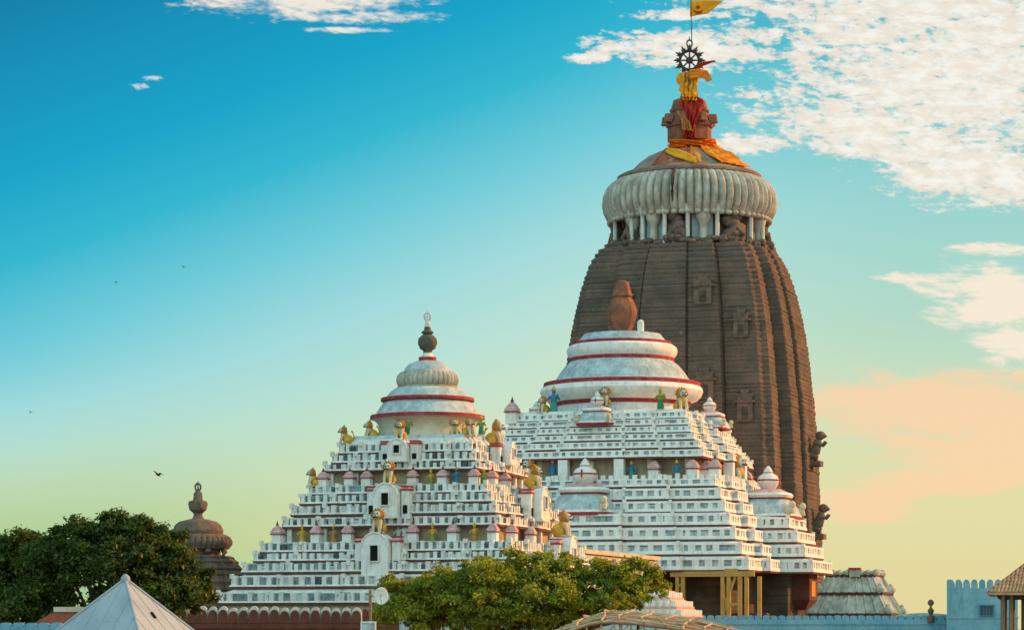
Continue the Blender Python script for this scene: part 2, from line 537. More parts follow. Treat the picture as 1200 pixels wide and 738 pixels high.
# ------------------------------------------------------------------ temple frame
ALPHA = R(17.5)
SA, CA = math.sin(ALPHA), math.cos(ALPHA)
Y3 = 300.0
X3 = (808 - CX) / F * Y3
x1_ = (501 - CX) / F
t_ = (X3 - x1_ * Y3) / (SA - x1_ * CA)
O3 = Vector((X3, Y3, 0))
O1 = Vector((X3 - t_ * SA, Y3 - t_ * CA, 0))
x2_ = (729 - CX) / F
s_ = (x2_ * O1.y - O1.x) / (SA - x2_ * CA)
O2 = Vector((O1.x + s_ * SA, O1.y + s_ * CA, 0))


class Frame:
    """local x runs right along the front, local y runs back"""
    def __init__(self, O):
        self.O = O

    def k(self, ku, kv, px):
        p = (px - CX) / F
        return (p * self.O.y - self.O.x) / ((ku * CA + kv * SA) - p * (-ku * SA + kv * CA))

    def Y(self, lx, ly):
        return self.O.y - lx * SA + ly * CA

    def z(self, lx, ly, py):
        return ZC + (HY - py) / F * self.Y(lx, ly)

    def u(self, d, px):        # along the front face standing at local y = -d
        p = (px - CX) / F
        return (p * (self.O.y - d * CA) - self.O.x + d * SA) / (CA + p * SA)

    def w(self, d, px):        # along the right face standing at local x = d
        p = (px - CX) / F
        return (p * (self.O.y - d * SA) - self.O.x - d * CA) / (SA - p * CA)

    def world(self, lx, ly, z):
        return Vector((self.O.x + lx * CA + ly * SA, self.O.y - lx * SA + ly * CA, z))

    def zc(self, py):
        return ZC + (HY - py) / F * self.O.y

    def rc(self, hp):          # half width in pixels at the centre's distance
        return hp / F * self.O.y


def plan(k, m, Rf, Rs, a, b, d=0.0):
    k, m, Rf, Rs, a, b = k + d, m + d, Rf + d, Rs + d, a + d, b + d
    return [(-k, -k), (-b, -k), (-b, -m), (-a, -m), (-a, -Rf), (a, -Rf), (a, -m), (b, -m), (b, -k), (k, -k),
            (k, -b), (m, -b), (m, -a), (Rs, -a), (Rs, a), (m, a), (m, b), (k, b), (k, k),
            (b, k), (b, m), (a, m), (a, Rf), (-a, Rf), (-a, m), (-b, m), (-b, k), (-k, k),
            (-k, b), (-m, b), (-m, a), (-Rs, a), (-Rs, -a), (-m, -a), (-m, -b), (-k, -b)]


def tier(pr, zb, zt, nxt, znext, post_w, pitch, lip_b, lip_t, parent, mats, depth=0.16, jit=0.25, parapet=0.0):
    """one roof tier; materials: 0 white, 1 panel, 2 red line"""
    mb = MB()
    mb.prism(plan(*pr, -0.02), zb - 0.17, plan(*pr, 0.045), zb, 2)
    mb.prism(plan(*pr, 0.09), zb, plan(*pr, 0.03), zb + lip_b, 0)
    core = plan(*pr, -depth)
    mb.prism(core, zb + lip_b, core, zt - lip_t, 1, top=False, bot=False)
    if lip_t > 0.01:
        mb.prism(plan(*pr, 0.02), zt - lip_t, plan(*pr, -0.02), zt, 0, bot=True)
    mb.prism(plan(*pr, -0.05 if lip_t > 0.01 else -depth), zt - 0.02 if lip_t <= 0.01 else zt, plan(*nxt, -0.15), znext, 0, bot=False)
    poly = plan(*pr, -depth / 2)
    n = len(poly)
    h0, h1 = zb + lip_b, zt - lip_t + (0.0 if lip_t > 0.01 else 0.05)
    for i in range(n):
        x0, y0 = poly[i]
        x1, y1 = poly[(i + 1) % n]
        L = math.hypot(x1 - x0, y1 - y0)
        if L < 0.25:
            continue
        ang = math.atan2(y1 - y0, x1 - x0)
        cnt = max(1, round(L / pitch))
        for j in range(cnt + 1):
            q = j / cnt
            ww = post_w * (1 + random.uniform(-jit, jit))
            if j < cnt and L > 1.2:
                gx = (j + .5) / cnt
                r_ = random.random()
                gh = (h1 - h0) * random.uniform(.55, 1.0)
                if r_ < .62:
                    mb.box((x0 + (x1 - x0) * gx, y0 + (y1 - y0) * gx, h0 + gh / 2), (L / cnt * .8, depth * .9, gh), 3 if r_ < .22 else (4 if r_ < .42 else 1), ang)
            if random.random() < .05:
                continue
            q = min(max(q, ww / 2 / L), 1 - ww / 2 / L) if L > ww else 0.5
            hh = h1 + (random.uniform(-0.10, 0.09) if lip_t <= 0.01 else 0)
            mb.box((x0 + (x1 - x0) * q, y0 + (y1 - y0) * q, (h0 + hh) / 2), (min(ww, L), depth + 0.02, hh - h0), 0, ang)
    ring = plan(*pr, 0.0)
    for i in range(n):                         # little upturned ends on the outer corners
        (ax, ay), (bx, by), (cx_, cy_) = ring[i - 1], ring[i], ring[(i + 1) % n]
        if (bx - ax) * (cy_ - by) - (by - ay) * (cx_ - bx) > 0:
            hh = random.uniform(.12, .30)
            mb.box((bx * .992, by * .992, zt + hh / 2 - .06), (.30, .30, hh + .12), 0, random.uniform(-.2, .2))
    if parapet:
        poly = plan(*pr, -0.25)
        for i in range(n):
            (xa, ya), (xb, yb_) = poly[i], poly[(i + 1) % n]
            L = math.hypot(xb - xa, yb_ - ya)
            cnt = max(1, round(L / .8))
            for j in range(cnt):
                q = (j + .5) / cnt
                h = random.uniform(.7, 1.1) * parapet
                mb.box((xa + (xb - xa) * q, ya + (yb_ - ya) * q, zt + h / 2 - .05), (min(.42, L * .6), .3, h + .1), 0, math.atan2(yb_ - ya, xb - xa))
    return mb.build("roof_tier", mats, parent)


def turret(parent, x, y, z, h, w, rz=0.0, red=1, name="turret"):
    mb = MB()
    mb.box((0, 0, 0.24 * h), (w, w, 0.48 * h), 0)
    mb.box((0, 0, 0.51 * h), (w * 1.25, w * 1.25, 0.06 * h), red)
    sq = lambda q: [(-q, -q), (q, -q), (q, q), (-q, q)]
    mb.prism(sq(w * 0.54), 0.54 * h, sq(w * 0.54), 0.60 * h, 0)
    mb.prism(sq(w * 0.62), 0.60 * h, sq(w * 0.40), 0.76 * h, 2)
    mb.prism(sq(w * 0.44), 0.76 * h, sq(w * 0.16), 0.92 * h, 2)
    mb.lathe([(w * 0.10, 0.92 * h), (w * 0.19, 0.98 * h), (w * 0.10, 1.04 * h), (w * 0.02, 1.18 * h)], 8, 3)
    return mb.build(name, [WHITE, RED, PINK, REDLINE], parent, None, (x, y, z), rz)


def mould(name, prof, fr, mats, parent, n=72, **kw):
    """lathe whose profile is (half width px, photo row, material, rib weight), bottom to top"""
    mb = MB()
    pr = [(fr.rc(q[0]), fr.zc(q[1]), *(q[2:])) for q in prof]
    mb.lathe(pr, n, 0, **kw)
    return mb.build(name, mats, parent, 35)


def gable(parent, x, y, z0, w, h, dep, rz, arch=True, win=(0.0, 0.55, 0.30, 0.34)):
    """projecting dormer with an arched head and a dark window; faces local -y before rotation"""
    mb = MB()
    n = 10
    hw = w / 2
    pts = [(-hw, 0), (hw, 0), (hw, h - hw * (1.0 if arch else 0.2))]
    if arch:
        for i in range(1, n):
            a = math.pi * i / n
            pts.append((hw * math.cos(a), h - hw + hw * math.sin(a)))
    pts.append((-hw, h - hw * (1.0 if arch else 0.2)))
    k = len(pts)
    vs_ = [(px_, -dep / 2, pz) for px_, pz in pts] + [(px_, dep / 2, pz) for px_, pz in pts]
    mb.add(vs_, [list(range(k)), list(reversed(range(k, 2 * k)))] + [((i + 1) % k, i, k + i, k + (i + 1) % k) for i in range(k)], 0)
    # raised moulding along the arch
    arc = [(px_ * 1.0, -dep / 2 - 0.02, pz) for px_, pz in pts[2:]]
    mb.tube(arc, 0.07, 0, 6)
    mb.box((0, -dep / 2 - 0.02, 0.12), (w + 0.12, 0.14, 0.24), 0)
    o = mb.build("gable", [WHITE], parent, 40, (x, y, z0), rz)
    wx, wz, ww, wh = win
    ww, wh = ww * w, wh * h
    f = MB()
    zc = wz * h
    for dx in (-ww / 2 - 0.05, ww / 2 + 0.05):
        f.box((wx + dx, -dep / 2 - 0.07, zc), (0.10, 0.14, wh + 0.2), 0)
    for dz in (-wh / 2 - 0.05, wh / 2 + 0.05):
        f.box((wx, -dep / 2 - 0.07, zc + dz), (ww, 0.14, 0.10), 0)
    f.box((wx, -dep / 2 - 0.004, zc), (ww, 0.02, wh), 1)
    f.build("window", [WHITE2, HOLE], o)
    return o


# ------------------------------------------------------------------ statues
def lion_proto():
    root = thing("lion_statue", "x", "statue", group="painted lions on the temple ledges")
    b = MB()
    b.ell((0, 0.30, 0.46), (0.36, 0.46, 0.46), 0, 14)
    b.ell((0, -0.05, 0.78), (0.34, 0.36, 0.52), 0, 14)
    for s in (-1, 1):
        b.tube([(s * 0.20, -0.18, 0.95), (s * 0.24, -0.36, 0.5), (s * 0.24, -0.42, 0.08)], [0.16, 0.13, 0.11], 1, 8)
        b.ell((s * 0.24, -0.50, 0.09), (0.12, 0.18, 0.09), 1, 8)
        b.ell((s * 0.38, 0.15, 0.34), (0.15, 0.34, 0.33), 0, 10)
        b.ell((s * 0.40, -0.14, 0.08), (0.11, 0.26, 0.08), 1, 8)
    b.tube([(0, 0.70, 0.3), (0.1, 0.86, 0.7), (0.05, 0.74, 1.1), (0, 0.62, 1.25)], [0.08, 0.07, 0.06, 0.11], 0, 6)
    b.build("body", [YELLOW, CREAM], root, 60)
    m_ = MB()
    m_.ell((0, -0.10, 1.28), (0.44, 0.34, 0.42), 0, 14, jit=0.07)
    for i in range(9):
        a = math.pi * (i / 8)
        c = Vector((0.42 * math.cos(a), -0.12, 1.28 + 0.38 * math.sin(a)))
        e = Vector((0.58 * math.cos(a), -0.02, 1.28 + 0.56 * math.sin(a)))
        m_.tube([c, e], [0.10, 0.02], 0, 6)
    m_.build("mane", [ORANGEP], root, 60)
    f = MB()
    f.ell((0, -0.36, 1.30), (0.28, 0.20, 0.28), 0, 12)
    f.ell((0, -0.52, 1.20), (0.20, 0.14, 0.13), 0, 10)
    f.tube([(-0.22, -0.58, 1.18), (-0.1, -0.65, 1.13), (0, -0.66, 1.16), (0.1, -0.65, 1.13), (0.22, -0.58, 1.18)], 0.045, 1, 6)
    f.ell((0, -0.64, 1.25), (0.06, 0.05, 0.04), 1, 6)
    for s in (-1, 1):
        f.ell((s * 0.12, -0.54, 1.38), (0.06, 0.04, 0.055), 1, 8)
        f.ell((s * 0.24, -0.22, 1.56), (0.07, 0.06, 0.11), 2, 8)
    f.build("face", [FACEW, BLACK, YELLOW], root, 60)
    return root


def figure_proto(cloth, skin, kind):
    root = thing("deity_statue", "x", "statue", group="painted figures in the temple recesses")
    b = MB()
    b.box((0, 0, 0.06), (0.55, 0.45, 0.12), 2)
    b.lathe([(0.22, 0.12), (0.24, 0.30), (0.17, 0.62), (0.19, 0.72)], 12, 0)
    b.lathe([(0.18, 0.70), (0.22, 0.92), (0.20, 1.06), (0.08, 1.12), (0.07, 1.16)], 12, 1)
    b.ell((0, -0.01, 1.28), (0.12, 0.13, 0.15), 1, 10)
    for s in (-1, 1):
        b.tube([(s * 0.21, 0, 1.02), (s * 0.36, -0.06, 0.82), (s * 0.30, -0.24, 0.92 + 0.14 * s)], [0.075, 0.06, 0.05], 1, 6)
        b.ell((s * 0.30, -0.27, 0.95 + 0.14 * s), (0.055, 0.055, 0.06), 1, 6)
    b.build("body", [cloth, skin, CREAM], root, 50)
    c = MB()
    c.lathe([(0.13, 1.36), (0.15, 1.42), (0.09, 1.52), (0.02, 1.64)], 10, 0)
    c.build("crown", [YELLOW], root, 50)
    return root


LION = lion_proto()
LION_USED = [False]
FIGS = {}


def lion(p, rz, scale, label, fr=None):
    if not LION_USED[0]:
        LION_USED[0] = True
        LION.location = p
        LION.rotation_euler.z = rz
        LION.scale = (scale * .88,) * 3
        LION['label'] = label
        return LION
    return copy_thing(LION, label, p, rz, scale)


def figure(kind, p, rz, scale, label):
    cl = {'green': (GREEN, LIME), 'lime': (LIME, YELLOW), 'blue': (BLUEP, BLUEP), 'teal': (TEALP, BLUEP),
          'yellow': (YELLOW, YELLOW), 'red': (ORANGEP, SKIN), 'white': (FACEW, FACEW), 'orange': (ORANGEP, YELLOW)}[kind]
    if kind not in FIGS:
        FIGS[kind] = figure_proto(cl[0], cl[1], kind)
        o = FIGS[kind]
        o.location = p
        o.rotation_euler.z = rz
        o.scale = (scale,) * 3
        o['label'] = label
        return o
    return copy_thing(FIGS[kind], label, p, rz, scale)


# ------------------------------------------------------------------ the setting: ground
mb = MB()
mb.add([(-9000, -400, 0), (9000, -400, 0), (9000, 12000, 0), (-9000, 12000, 0)], [(0, 1, 2, 3)])
tag(mb.build("ground", GROUND), "dusty brown ground round the temple compound", None, kind="structure")
mb = MB()
mb.box((10, 270, 0.06), (190, 140, 0.12), 0)
tag(mb.build("pavement", PAVE), "stone paving inside the temple walls", None, kind="structure")

# ------------------------------------------------------------------ smaller white pyramid temple (left)
F1 = Frame(O1)
T1 = thing("pyramid_temple", "smaller white stepped pyramid temple left of centre with dark pot finial and many yellow lions", "temple", O1, -ALPHA)


def pr1(k):
    return (k, k * 1.025, k * 1.06, k * 1.06, k * 0.20, k * 0.66)


# left corner column, bottom row and top row of every tier, top to bottom
L1 = [(396.6, 531, 521.5), (388.5, 542, 533), (380, 551.6, 544),
      (360.6, 579, 570), (351, 590, 580.5), (340.6, 603, 593.5), (331, 617, 608),
      (304.5, 646.5, 636.5), (296.6, 657, 648.7), (283.6, 670, 660.6), (270, 687, 676), (254, 706, 695)]
tiers = []
for px_, yb, yt in L1:
    k = F1.k(-1, -1, px_)
    tiers.append((k, F1.z(-k, -k, yb), F1.z(-k, -k, yt)))
ktop = F1.k(-1, -1, 405)
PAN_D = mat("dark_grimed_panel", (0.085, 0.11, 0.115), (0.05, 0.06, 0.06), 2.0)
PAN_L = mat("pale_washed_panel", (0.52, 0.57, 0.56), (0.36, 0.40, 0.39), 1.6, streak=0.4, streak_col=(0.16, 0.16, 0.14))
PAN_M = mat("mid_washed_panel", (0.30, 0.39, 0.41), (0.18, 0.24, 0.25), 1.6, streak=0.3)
m1 = [WHITE2, PANEL, REDLINE, PAN_D, PAN_L]
for i, (k, zb, zt) in enumerate(tiers):
    if i == 0:
        nk, nz = ktop, zt + 0.45
    else:
        nk, nz = tiers[i - 1][0], tiers[i - 1][1] - 0.17
    if i in (3, 7):
        nk, nz = tiers[i - 1][0] + 0.10, zt + 0.12
    big = i >= 10
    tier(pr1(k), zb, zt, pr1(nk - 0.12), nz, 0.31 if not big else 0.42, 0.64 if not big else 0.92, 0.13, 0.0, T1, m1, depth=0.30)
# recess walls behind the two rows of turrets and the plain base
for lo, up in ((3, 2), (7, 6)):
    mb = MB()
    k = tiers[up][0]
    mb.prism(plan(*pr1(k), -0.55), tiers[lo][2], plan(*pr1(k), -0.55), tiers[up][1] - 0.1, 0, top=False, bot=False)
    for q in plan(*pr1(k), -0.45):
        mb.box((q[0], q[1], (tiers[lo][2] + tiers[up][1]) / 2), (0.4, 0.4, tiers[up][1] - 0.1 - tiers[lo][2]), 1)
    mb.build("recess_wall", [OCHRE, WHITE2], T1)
mb = MB()
k0 = tiers[-1][0]
zb0 = tiers[-1][1] - 0.1
mb.prism(plan(*pr1(k0), -0.5), 1.2, plan(*pr1(k0), -0.5), zb0, 0, bot=False)
mb.prism(plan(*pr1(k0), 0.5), 0, plan(*pr1(k0), 0.3), 1.2, 0)
mb.build("base_wall", [CREAM], T1)
mb = MB()
mb.prism(plan(*pr1(ktop), -0.2), tiers[0][2] + 0.3, plan(*pr1(ktop), -0.5), F1.zc(514), 0)
mb.build("roof_platform", [SLATE], T1)

mould("drum", [(60, 517), (58, 512), (56, 505), (57, 499), (60, 495), (63, 492.5), (63, 491)], F1, [CREAM], T1)
mould("bell_dome", [(67.5, 491.3, 1), (67, 487.3, 0), (61.5, 486.5), (57, 479), (53, 473), (50.5, 471, 1), (55, 470.3, 1), (54.5, 466.8, 0),
                    (49, 466), (44, 460), (39, 456), (35.5, 454.8, 2), (35, 452.5, 2), (31, 452)], F1, [SLATE, RED, OCHRE], T1)
mould("ribbed_disc", [(31, 454.5), (33, 453.5, 0, 0.6), (36, 450, 0, 1), (37, 446, 0, 1), (36, 441, 0, 1), (32.5, 437, 0, .6), (29, 435.5)], F1, [AMAL], T1, n=144, ribs=36, ribd=0.06)
mould("cap_dome", [(28, 435.6), (26, 431), (21.5, 426.5), (15, 424), (11, 423)], F1, [SLATE], T1)
mould("pot_finial", [(10.5, 423.2, 1), (10.3, 418.5, 0), (7, 418, 0), (5.2, 413.5, 2), (5.2, 411, 2), (9, 408.5, 2), (11.4, 402.5, 2), (10.8, 397, 2), (7, 393, 2),
                     (4.6, 391.8, 2), (7, 390.5, 2), (7, 388.5, 2), (4, 387, 2), (3.6, 383, 3), (2.8, 377, 3), (1.2, 376, 3)], F1, [WHITE, RED, POTDARK, WHITE2], T1, n=32)
mb = MB()
zc_ = F1.zc(371)
ring = [(0.26 * math.cos(a), 0, zc_ + 0.32 * math.sin(a)) for a in np.linspace(0, 2 * math.pi, 17)]
mb.tube(ring, 0.09, 0, 6)
mb.tube([(0, 0, zc_ - 0.5), (0, 0, zc_ + 0.55)], [0.08, 0.03], 0, 6)
mb.tube([(-0.3, 0, zc_), (0.3, 0, zc_)], 0.05, 0, 6)
mb.build("crest", [WHITE2], T1, 40)

# front and right gables with their piers
def gable_set(zlo_i, zhi_i, w, dep_k, zbot, htop, side):
    rz = 0 if side == 'f' else R(90)
    d = dep_k
    h = htop - zbot
    pos = (0, -d + 0.7) if side == 'f' else (d - 0.7, 0)
    gable(T1, pos[0], pos[1], zbot, w, h, 1.8, rz, True)
    for s in (-1, 1):
        q = s * (w / 2 + 0.42)
        mb = MB()
        mb.box((0, 0, h * 0.40), (0.62, 0.8, h * 0.8), 0)
        mb.box((0, 0, h * 0.82), (0.78, 0.95, 0.12), 1)
        mb.box((0, 0, h * 0.86), (0.64, 0.84, 0.16), 2)
        mb.box((0, 0, h * 0.92), (0.76, 0.92, 0.10), 1)
        mb.box((0, -0.42, h * 0.26), (0.34, 0.10, h * 0.24), 3)
        if side == 'f':
            mb.build("pier", [WHITE, RED, PINK, HOLE], T1, None, (q, -d + 0.85, zbot), 0)
        else:
            mb.build("pier", [WHITE, RED, PINK, HOLE], T1, None, (d - 0.85, q, zbot), R(90))


gspec = []
for (pxw, ybot, ytop, ki, wpx) in ((437, 677, 624, 8, 33), (449, 607, 566, 5, 30), (458, 541, 514, 1, 24)):
    d = tiers[ki][0] * 1.06 + 0.75
    zb_ = F1.z(0, -d, ybot)
    zt_ = F1.z(0, -d, ytop)
    w_ = wpx / F * F1.Y(0, -d)
    gable_set(0, 0, w_, d, zb_, zt_, 'f')
    gable_set(0, 0, w_, d, zb_, zt_, 'r')
    gspec.append((d, zb_, zt_, w_))

ROW = {7: "lower", 3: "upper"}
# turrets on the two ledges
for li, pxs, right_n in ((7, (325, 371, 408, 484, 531, 578), (600, 622)), (3, (379, 410, 430, 484, 519, 556), (577, 592))):
    k, zb, zt = tiers[li]
    d = tiers[li - 1][0] + 0.45
    hh = (tiers[li - 1][1] - zt) * (1.18 if li == 7 else 1.05)
    done = []
    for px_ in pxs:
        x = F1.u(d, px_)
        x = max(-k * 0.96, min(k * 0.96, x))
        turret(T1, x, -d, zt - 0.05, hh, 0.72)
        done.append(x)
    for px_ in right_n:
        y = F1.w(d, px_)
        turret(T1, d, max(-k, min(k, y)), zt - 0.05, hh, 0.72)
    for q in (-0.75, -0.45, 0.45, 0.75):           # the far left face
        turret(T1, -d, q * k, zt - 0.05, hh, 0.72)

# statues on this temple
def w1(lx, ly, z):
    return F1.world(lx, ly, z)


S1 = 'smaller white temple'
FA = -ALPHA                        # facing out of the front
RA = -ALPHA + R(90)
LA = -ALPHA - R(90)
for i, (d, zb_, zt_, w_) in enumerate(gspec):
    nm = ("lowest", "middle", "topmost")[i]
    lion(w1(0, -d + 0.7, zt_ - 0.05), FA, (1.25, 1.15, 1.0)[i], f"white-faced yellow lion on the {nm} arched front gable of the {S1}")
    if i < 2:
        lion(w1(d - 0.7, 0, zt_ - 0.05), RA, (1.35, 1.2)[i], f"sunlit yellow lion on the {nm} right-hand gable of the {S1}")
kt = ktop
zp = F1.zc(515)
for px_, py_, nm, rz, sc_ in ((410, 516, "lion crouching on the top left corner ledge", LA + .4, 0.95),):
    k = tiers[0][0]
    lion(w1(-k + .4, -k + .4, tiers[0][2] + .1), rz, sc_, f"yellow {nm} of the {S1}")
for px_, nm, rz in ((434, "leftmost lion", LA + .6), (468, "second lion from the left", FA - .3), (533, "third lion from the left", FA + .3), (566, "rightmost lion", RA - .4)):
    d = kt * 0.80
    x = F1.u(d, px_)
    lion(w1(max(-kt * .95, min(kt * .95, x)), -d, zp - 0.15), rz, 0.95, f"yellow {nm} round the dome foot of the {S1}")
lion(w1(tiers[0][0] * 1.06 - .3, 0.6, tiers[0][2] + 0.1), RA, 1.35, f"big yellow lion right of the dome drum of the {S1}")
for px_, c, nm in ((478, 'green', 'left'), (564, 'green', 'right')):
    d = kt * 0.74
    figure(c, w1(F1.u(d, px_), -d, zp - .1), FA, 1.15, f"green figure on the {nm} of the dome foot of the {S1}")
k, zb, zt = tiers[3]
lion(w1(-k + .35, -k + .35, zt), LA + .5, 0.95, f"yellow lion on the upper turret ledge's left corner on the {S1}")
k, zb, zt = tiers[7]
d = tiers[6][0] + 0.3
for px_, c, nm in ((354, 'yellow', 'seated between the first and second turrets'), (391, 'red', 'standing between the second and third turrets'),
                   (467, 'white', 'standing right of the lowest gable lion'), (507, 'lime', 'right of the fourth turret'), (556, 'orange', 'right of the fifth turret')):
    figure(c, w1(F1.u(d, px_), -d, zt - .05), FA, 0.95, f"{c} figure {nm}, lower ledge of the {S1}")
k, zb, zt = tiers[3]
d = tiers[2][0] + 0.3
for px_, c, nm in ((505, 'lime', 'lime green figure with spread arms'), (535, 'blue', 'bright blue figure'), (567, 'green', 'green figure near the right corner')):
    figure(c, w1(F1.u(d, px_), -d, zt - .05), FA, 0.92, f"{nm}, upper ledge of the {S1}")

# ------------------------------------------------------------------ hall between the two pyramids
H = thing("flat_roofed_hall", "sunlit cream hall with plain upright ribs between the two white temples", "hall", O1, -ALPHA)
p0 = (684 - CX) / F
wq = F1.k(1, 0, 640)
wq = 9.2
s0 = F1.w(wq, 684)
s1 = F1.w(wq, 770)
zt_ = F1.z(wq, s0, 643)
mb = MB()
mb.box((0, (s0 + s1) / 2, zt_ / 2 - 0.2), (2 * wq, s1 - s0, zt_ - 0.4), 0)
mb.box((0, (s0 + s1) / 2, zt_ - 0.18), (2 * wq + 0.5, s1 - s0 + 0.5, 0.36), 0)
mb.build("wall", [CREAM], H)
mb = MB()
for q in np.linspace(s0 + 0.6, s1 - 0.6, 9):
    mb.box((wq + 0.17, q, zt_ / 2 - 0.3), (0.34, 0.7, zt_ - 0.62), 0)
mb.build("pilasters", [CREAM], H)
mb = MB()
for q in (s0 + 3.5, s0 + 3.9):
    mb.box((wq + 0.02, q + 1.2, zt_ - 1.3), (0.08, 0.22, 0.7), 0)
mb.build("slit_window", [HOLE], H)

# ------------------------------------------------------------------ large white temple with bell dome (right of centre)
F2 = Frame(O2)
T2 = thing("assembly_temple", "larger white stepped temple with bell dome and rust pot finial before the brown tower", "temple", O2, -ALPHA)


def pr2(k, Rs):
    return (k, k * 1.045, k + (Rs - k) * 0.62, Rs, k * 0.30, k * 0.63)


def solve_raha(k, px):
    a = k * 0.30
    p = (px - CX) / F
    # far corner (Rs, a)
    return (p * (F2.O.y + a * CA) - F2.O.x - a * SA) / (CA + p * SA)


# near right corner column, bottom row, top row, right end column of the projection
L2 = [(803, 489, 481.5, 838), (807, 497, 490, 848), (809, 505.5, 498.5, 855), (812.5, 514, 507, 862), (818, 523.5, 516, 868), (824, 534, 526, 876),
      (838, 568.5, 560, 889), (844, 583.5, 571.5, 892), (849, 598.5, 586.5, 897), (854.5, 614, 601.5, 945), (861, 631, 618, 955), (869, 648.5, 635.5, 965), (877, 667, 653, 975)]
t2 = []
for px_, yb, yt, pe in L2:
    k = F2.k(1, -1, px_)
    t2.append((k, F2.z(k, -k, yb), F2.z(k, -k, yt), solve_raha(k, pe)))
m2 = [WHITE, PANEL2, REDLINE, PAN_M, PAN_L]
for i, (k, zb, zt, Rs) in enumerate(t2):
    if i == 0:
        nx, nz = pr2(k - 0.5, Rs - 0.7), zt + 0.3
    elif i == 9:
        nx, nz = pr2(t2[8][0] - 0.1, t2[8][3] - 0.1), zt + 0.25
    elif i == 6:
        nx, nz = pr2(t2[5][0] - 0.2, t2[5][3] - 0.5), zt + 0.15
    else:
        nx, nz = pr2(t2[i - 1][0] - 0.1, t2[i - 1][3] - 0.1), t2[i - 1][1] - 0.17
    h = zt - zb
    up = i < 6
    tier(pr2(k, Rs), zb, zt, nx, nz, 0.42 if up else 0.55, 0.88 if up else 1.18, h * 0.30, h * 0.17, T2, m2, depth=0.22, jit=0.35, parapet=0.52 if i == 6 else 0.0)
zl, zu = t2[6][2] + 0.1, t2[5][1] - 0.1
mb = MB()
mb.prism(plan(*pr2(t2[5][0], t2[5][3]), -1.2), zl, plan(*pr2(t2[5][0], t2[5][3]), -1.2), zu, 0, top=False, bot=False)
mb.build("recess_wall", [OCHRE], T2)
pp = pr2(t2[5][0], t2[5][3])
a_, b_ = pp[4], pp[5]
for (x, y) in ((-a_ + .5, -pp[2] + .5), (a_ - .5, -pp[2] + .5), (pp[3] - .5, -a_ + .5), (pp[3] - .5, a_ - .5), (-a_ + .5, pp[2] - .5), (a_ - .5, pp[2] - .5), (-pp[3] + .5, -a_ + .5), (-pp[3] + .5, a_ - .5)):
    mb = MB()
    mb.box((0, 0, (zu - zl) / 2), (0.95, 0.95, zu - zl), 0)
    mb.build("pillar", [WHITE], T2, None, (x, y, zl))
for q in (0.55, 0.92):
    for sgn in (-1, 1):
        mb = MB()
        kk = t2[5][0] - 0.9
        mb.box((0, 0, (zu - zl) / 2), (0.5, 0.5, zu - zl), 0)
        mb.build("pilaster", [CREAM], T2, None, (sgn * q * kk, -kk, zl))
kk = t2[5][0]
hh = (zu - zl) * 1.02
for px_ in (767, 812, 838):
    d = kk - 0.15
    turret(T2, F2.u(d, px_), -d, zl - 0.1, hh, 1.0)
for q in (-0.8, -0.5, 0.5, 0.8):
    turret(T2, kk - .15, q * kk, zl - 0.1, hh, 1.0)
    turret(T2, -kk + .15, q * kk, zl - 0.1, hh, 1.0)
turret(T2, -kk + .15, -kk + .15, zl - 0.1, hh, 1.0)
# corner turrets on the roof edge
k, zb, zt, Rs = t2[0]
turret(T2, -t2[1][0] + .3, -t2[1][0] + .3, t2[1][2] - .1, 2.3, 1.1)

# dome
mould("drum", [(78, 490), (76.5, 480), (77, 477)], F2, [WHITE], T2)
mould("bell_dome", [(78, 477, 1), (79, 474.5, 1), (81, 472.5, 2), (88, 470, 2), (93.5, 465, 2), (95.5, 460, 2), (94, 456, 2), (91.5, 454, 1), (92.2, 453.5, 1), (92, 449.5, 0), (87, 448.2),
                    (79.5, 448), (78, 445), (73, 437), (66, 429), (60.5, 424.4, 1), (61, 424, 1), (61, 420.2, 2), (61, 420, 2), (64, 416.5, 2), (65, 412, 2), (64, 408, 2), (60.5, 405.4, 1),
                    (58.5, 405, 1), (58, 401.8, 0), (52.5, 401), (47, 395), (45, 392.3), (13, 391)], F2, [SLATE, RED, WHITE], T2, n=96)
mould("pot_finial", [(10, 391.2), (11, 387), (15, 378), (17.8, 368), (17.6, 363), (14, 353.5), (10.6, 348.6), (12.3, 347.4), (11.6, 345), (9, 335.5), (8, 330.5), (4, 329)], F2, [RUST], T2, n=8, rot=R(10))
mb = MB()
mb.box((0, 0, 0.55), (0.55, 0.55, 1.1), 0)
mb.ell((0, 0, 1.15), (0.34, 0.34, 0.3), 0, 10)
mb.build("dome_knob", [WHITE], T2, None, (F2.rc(24), -0.5, F2.zc(392.5)))

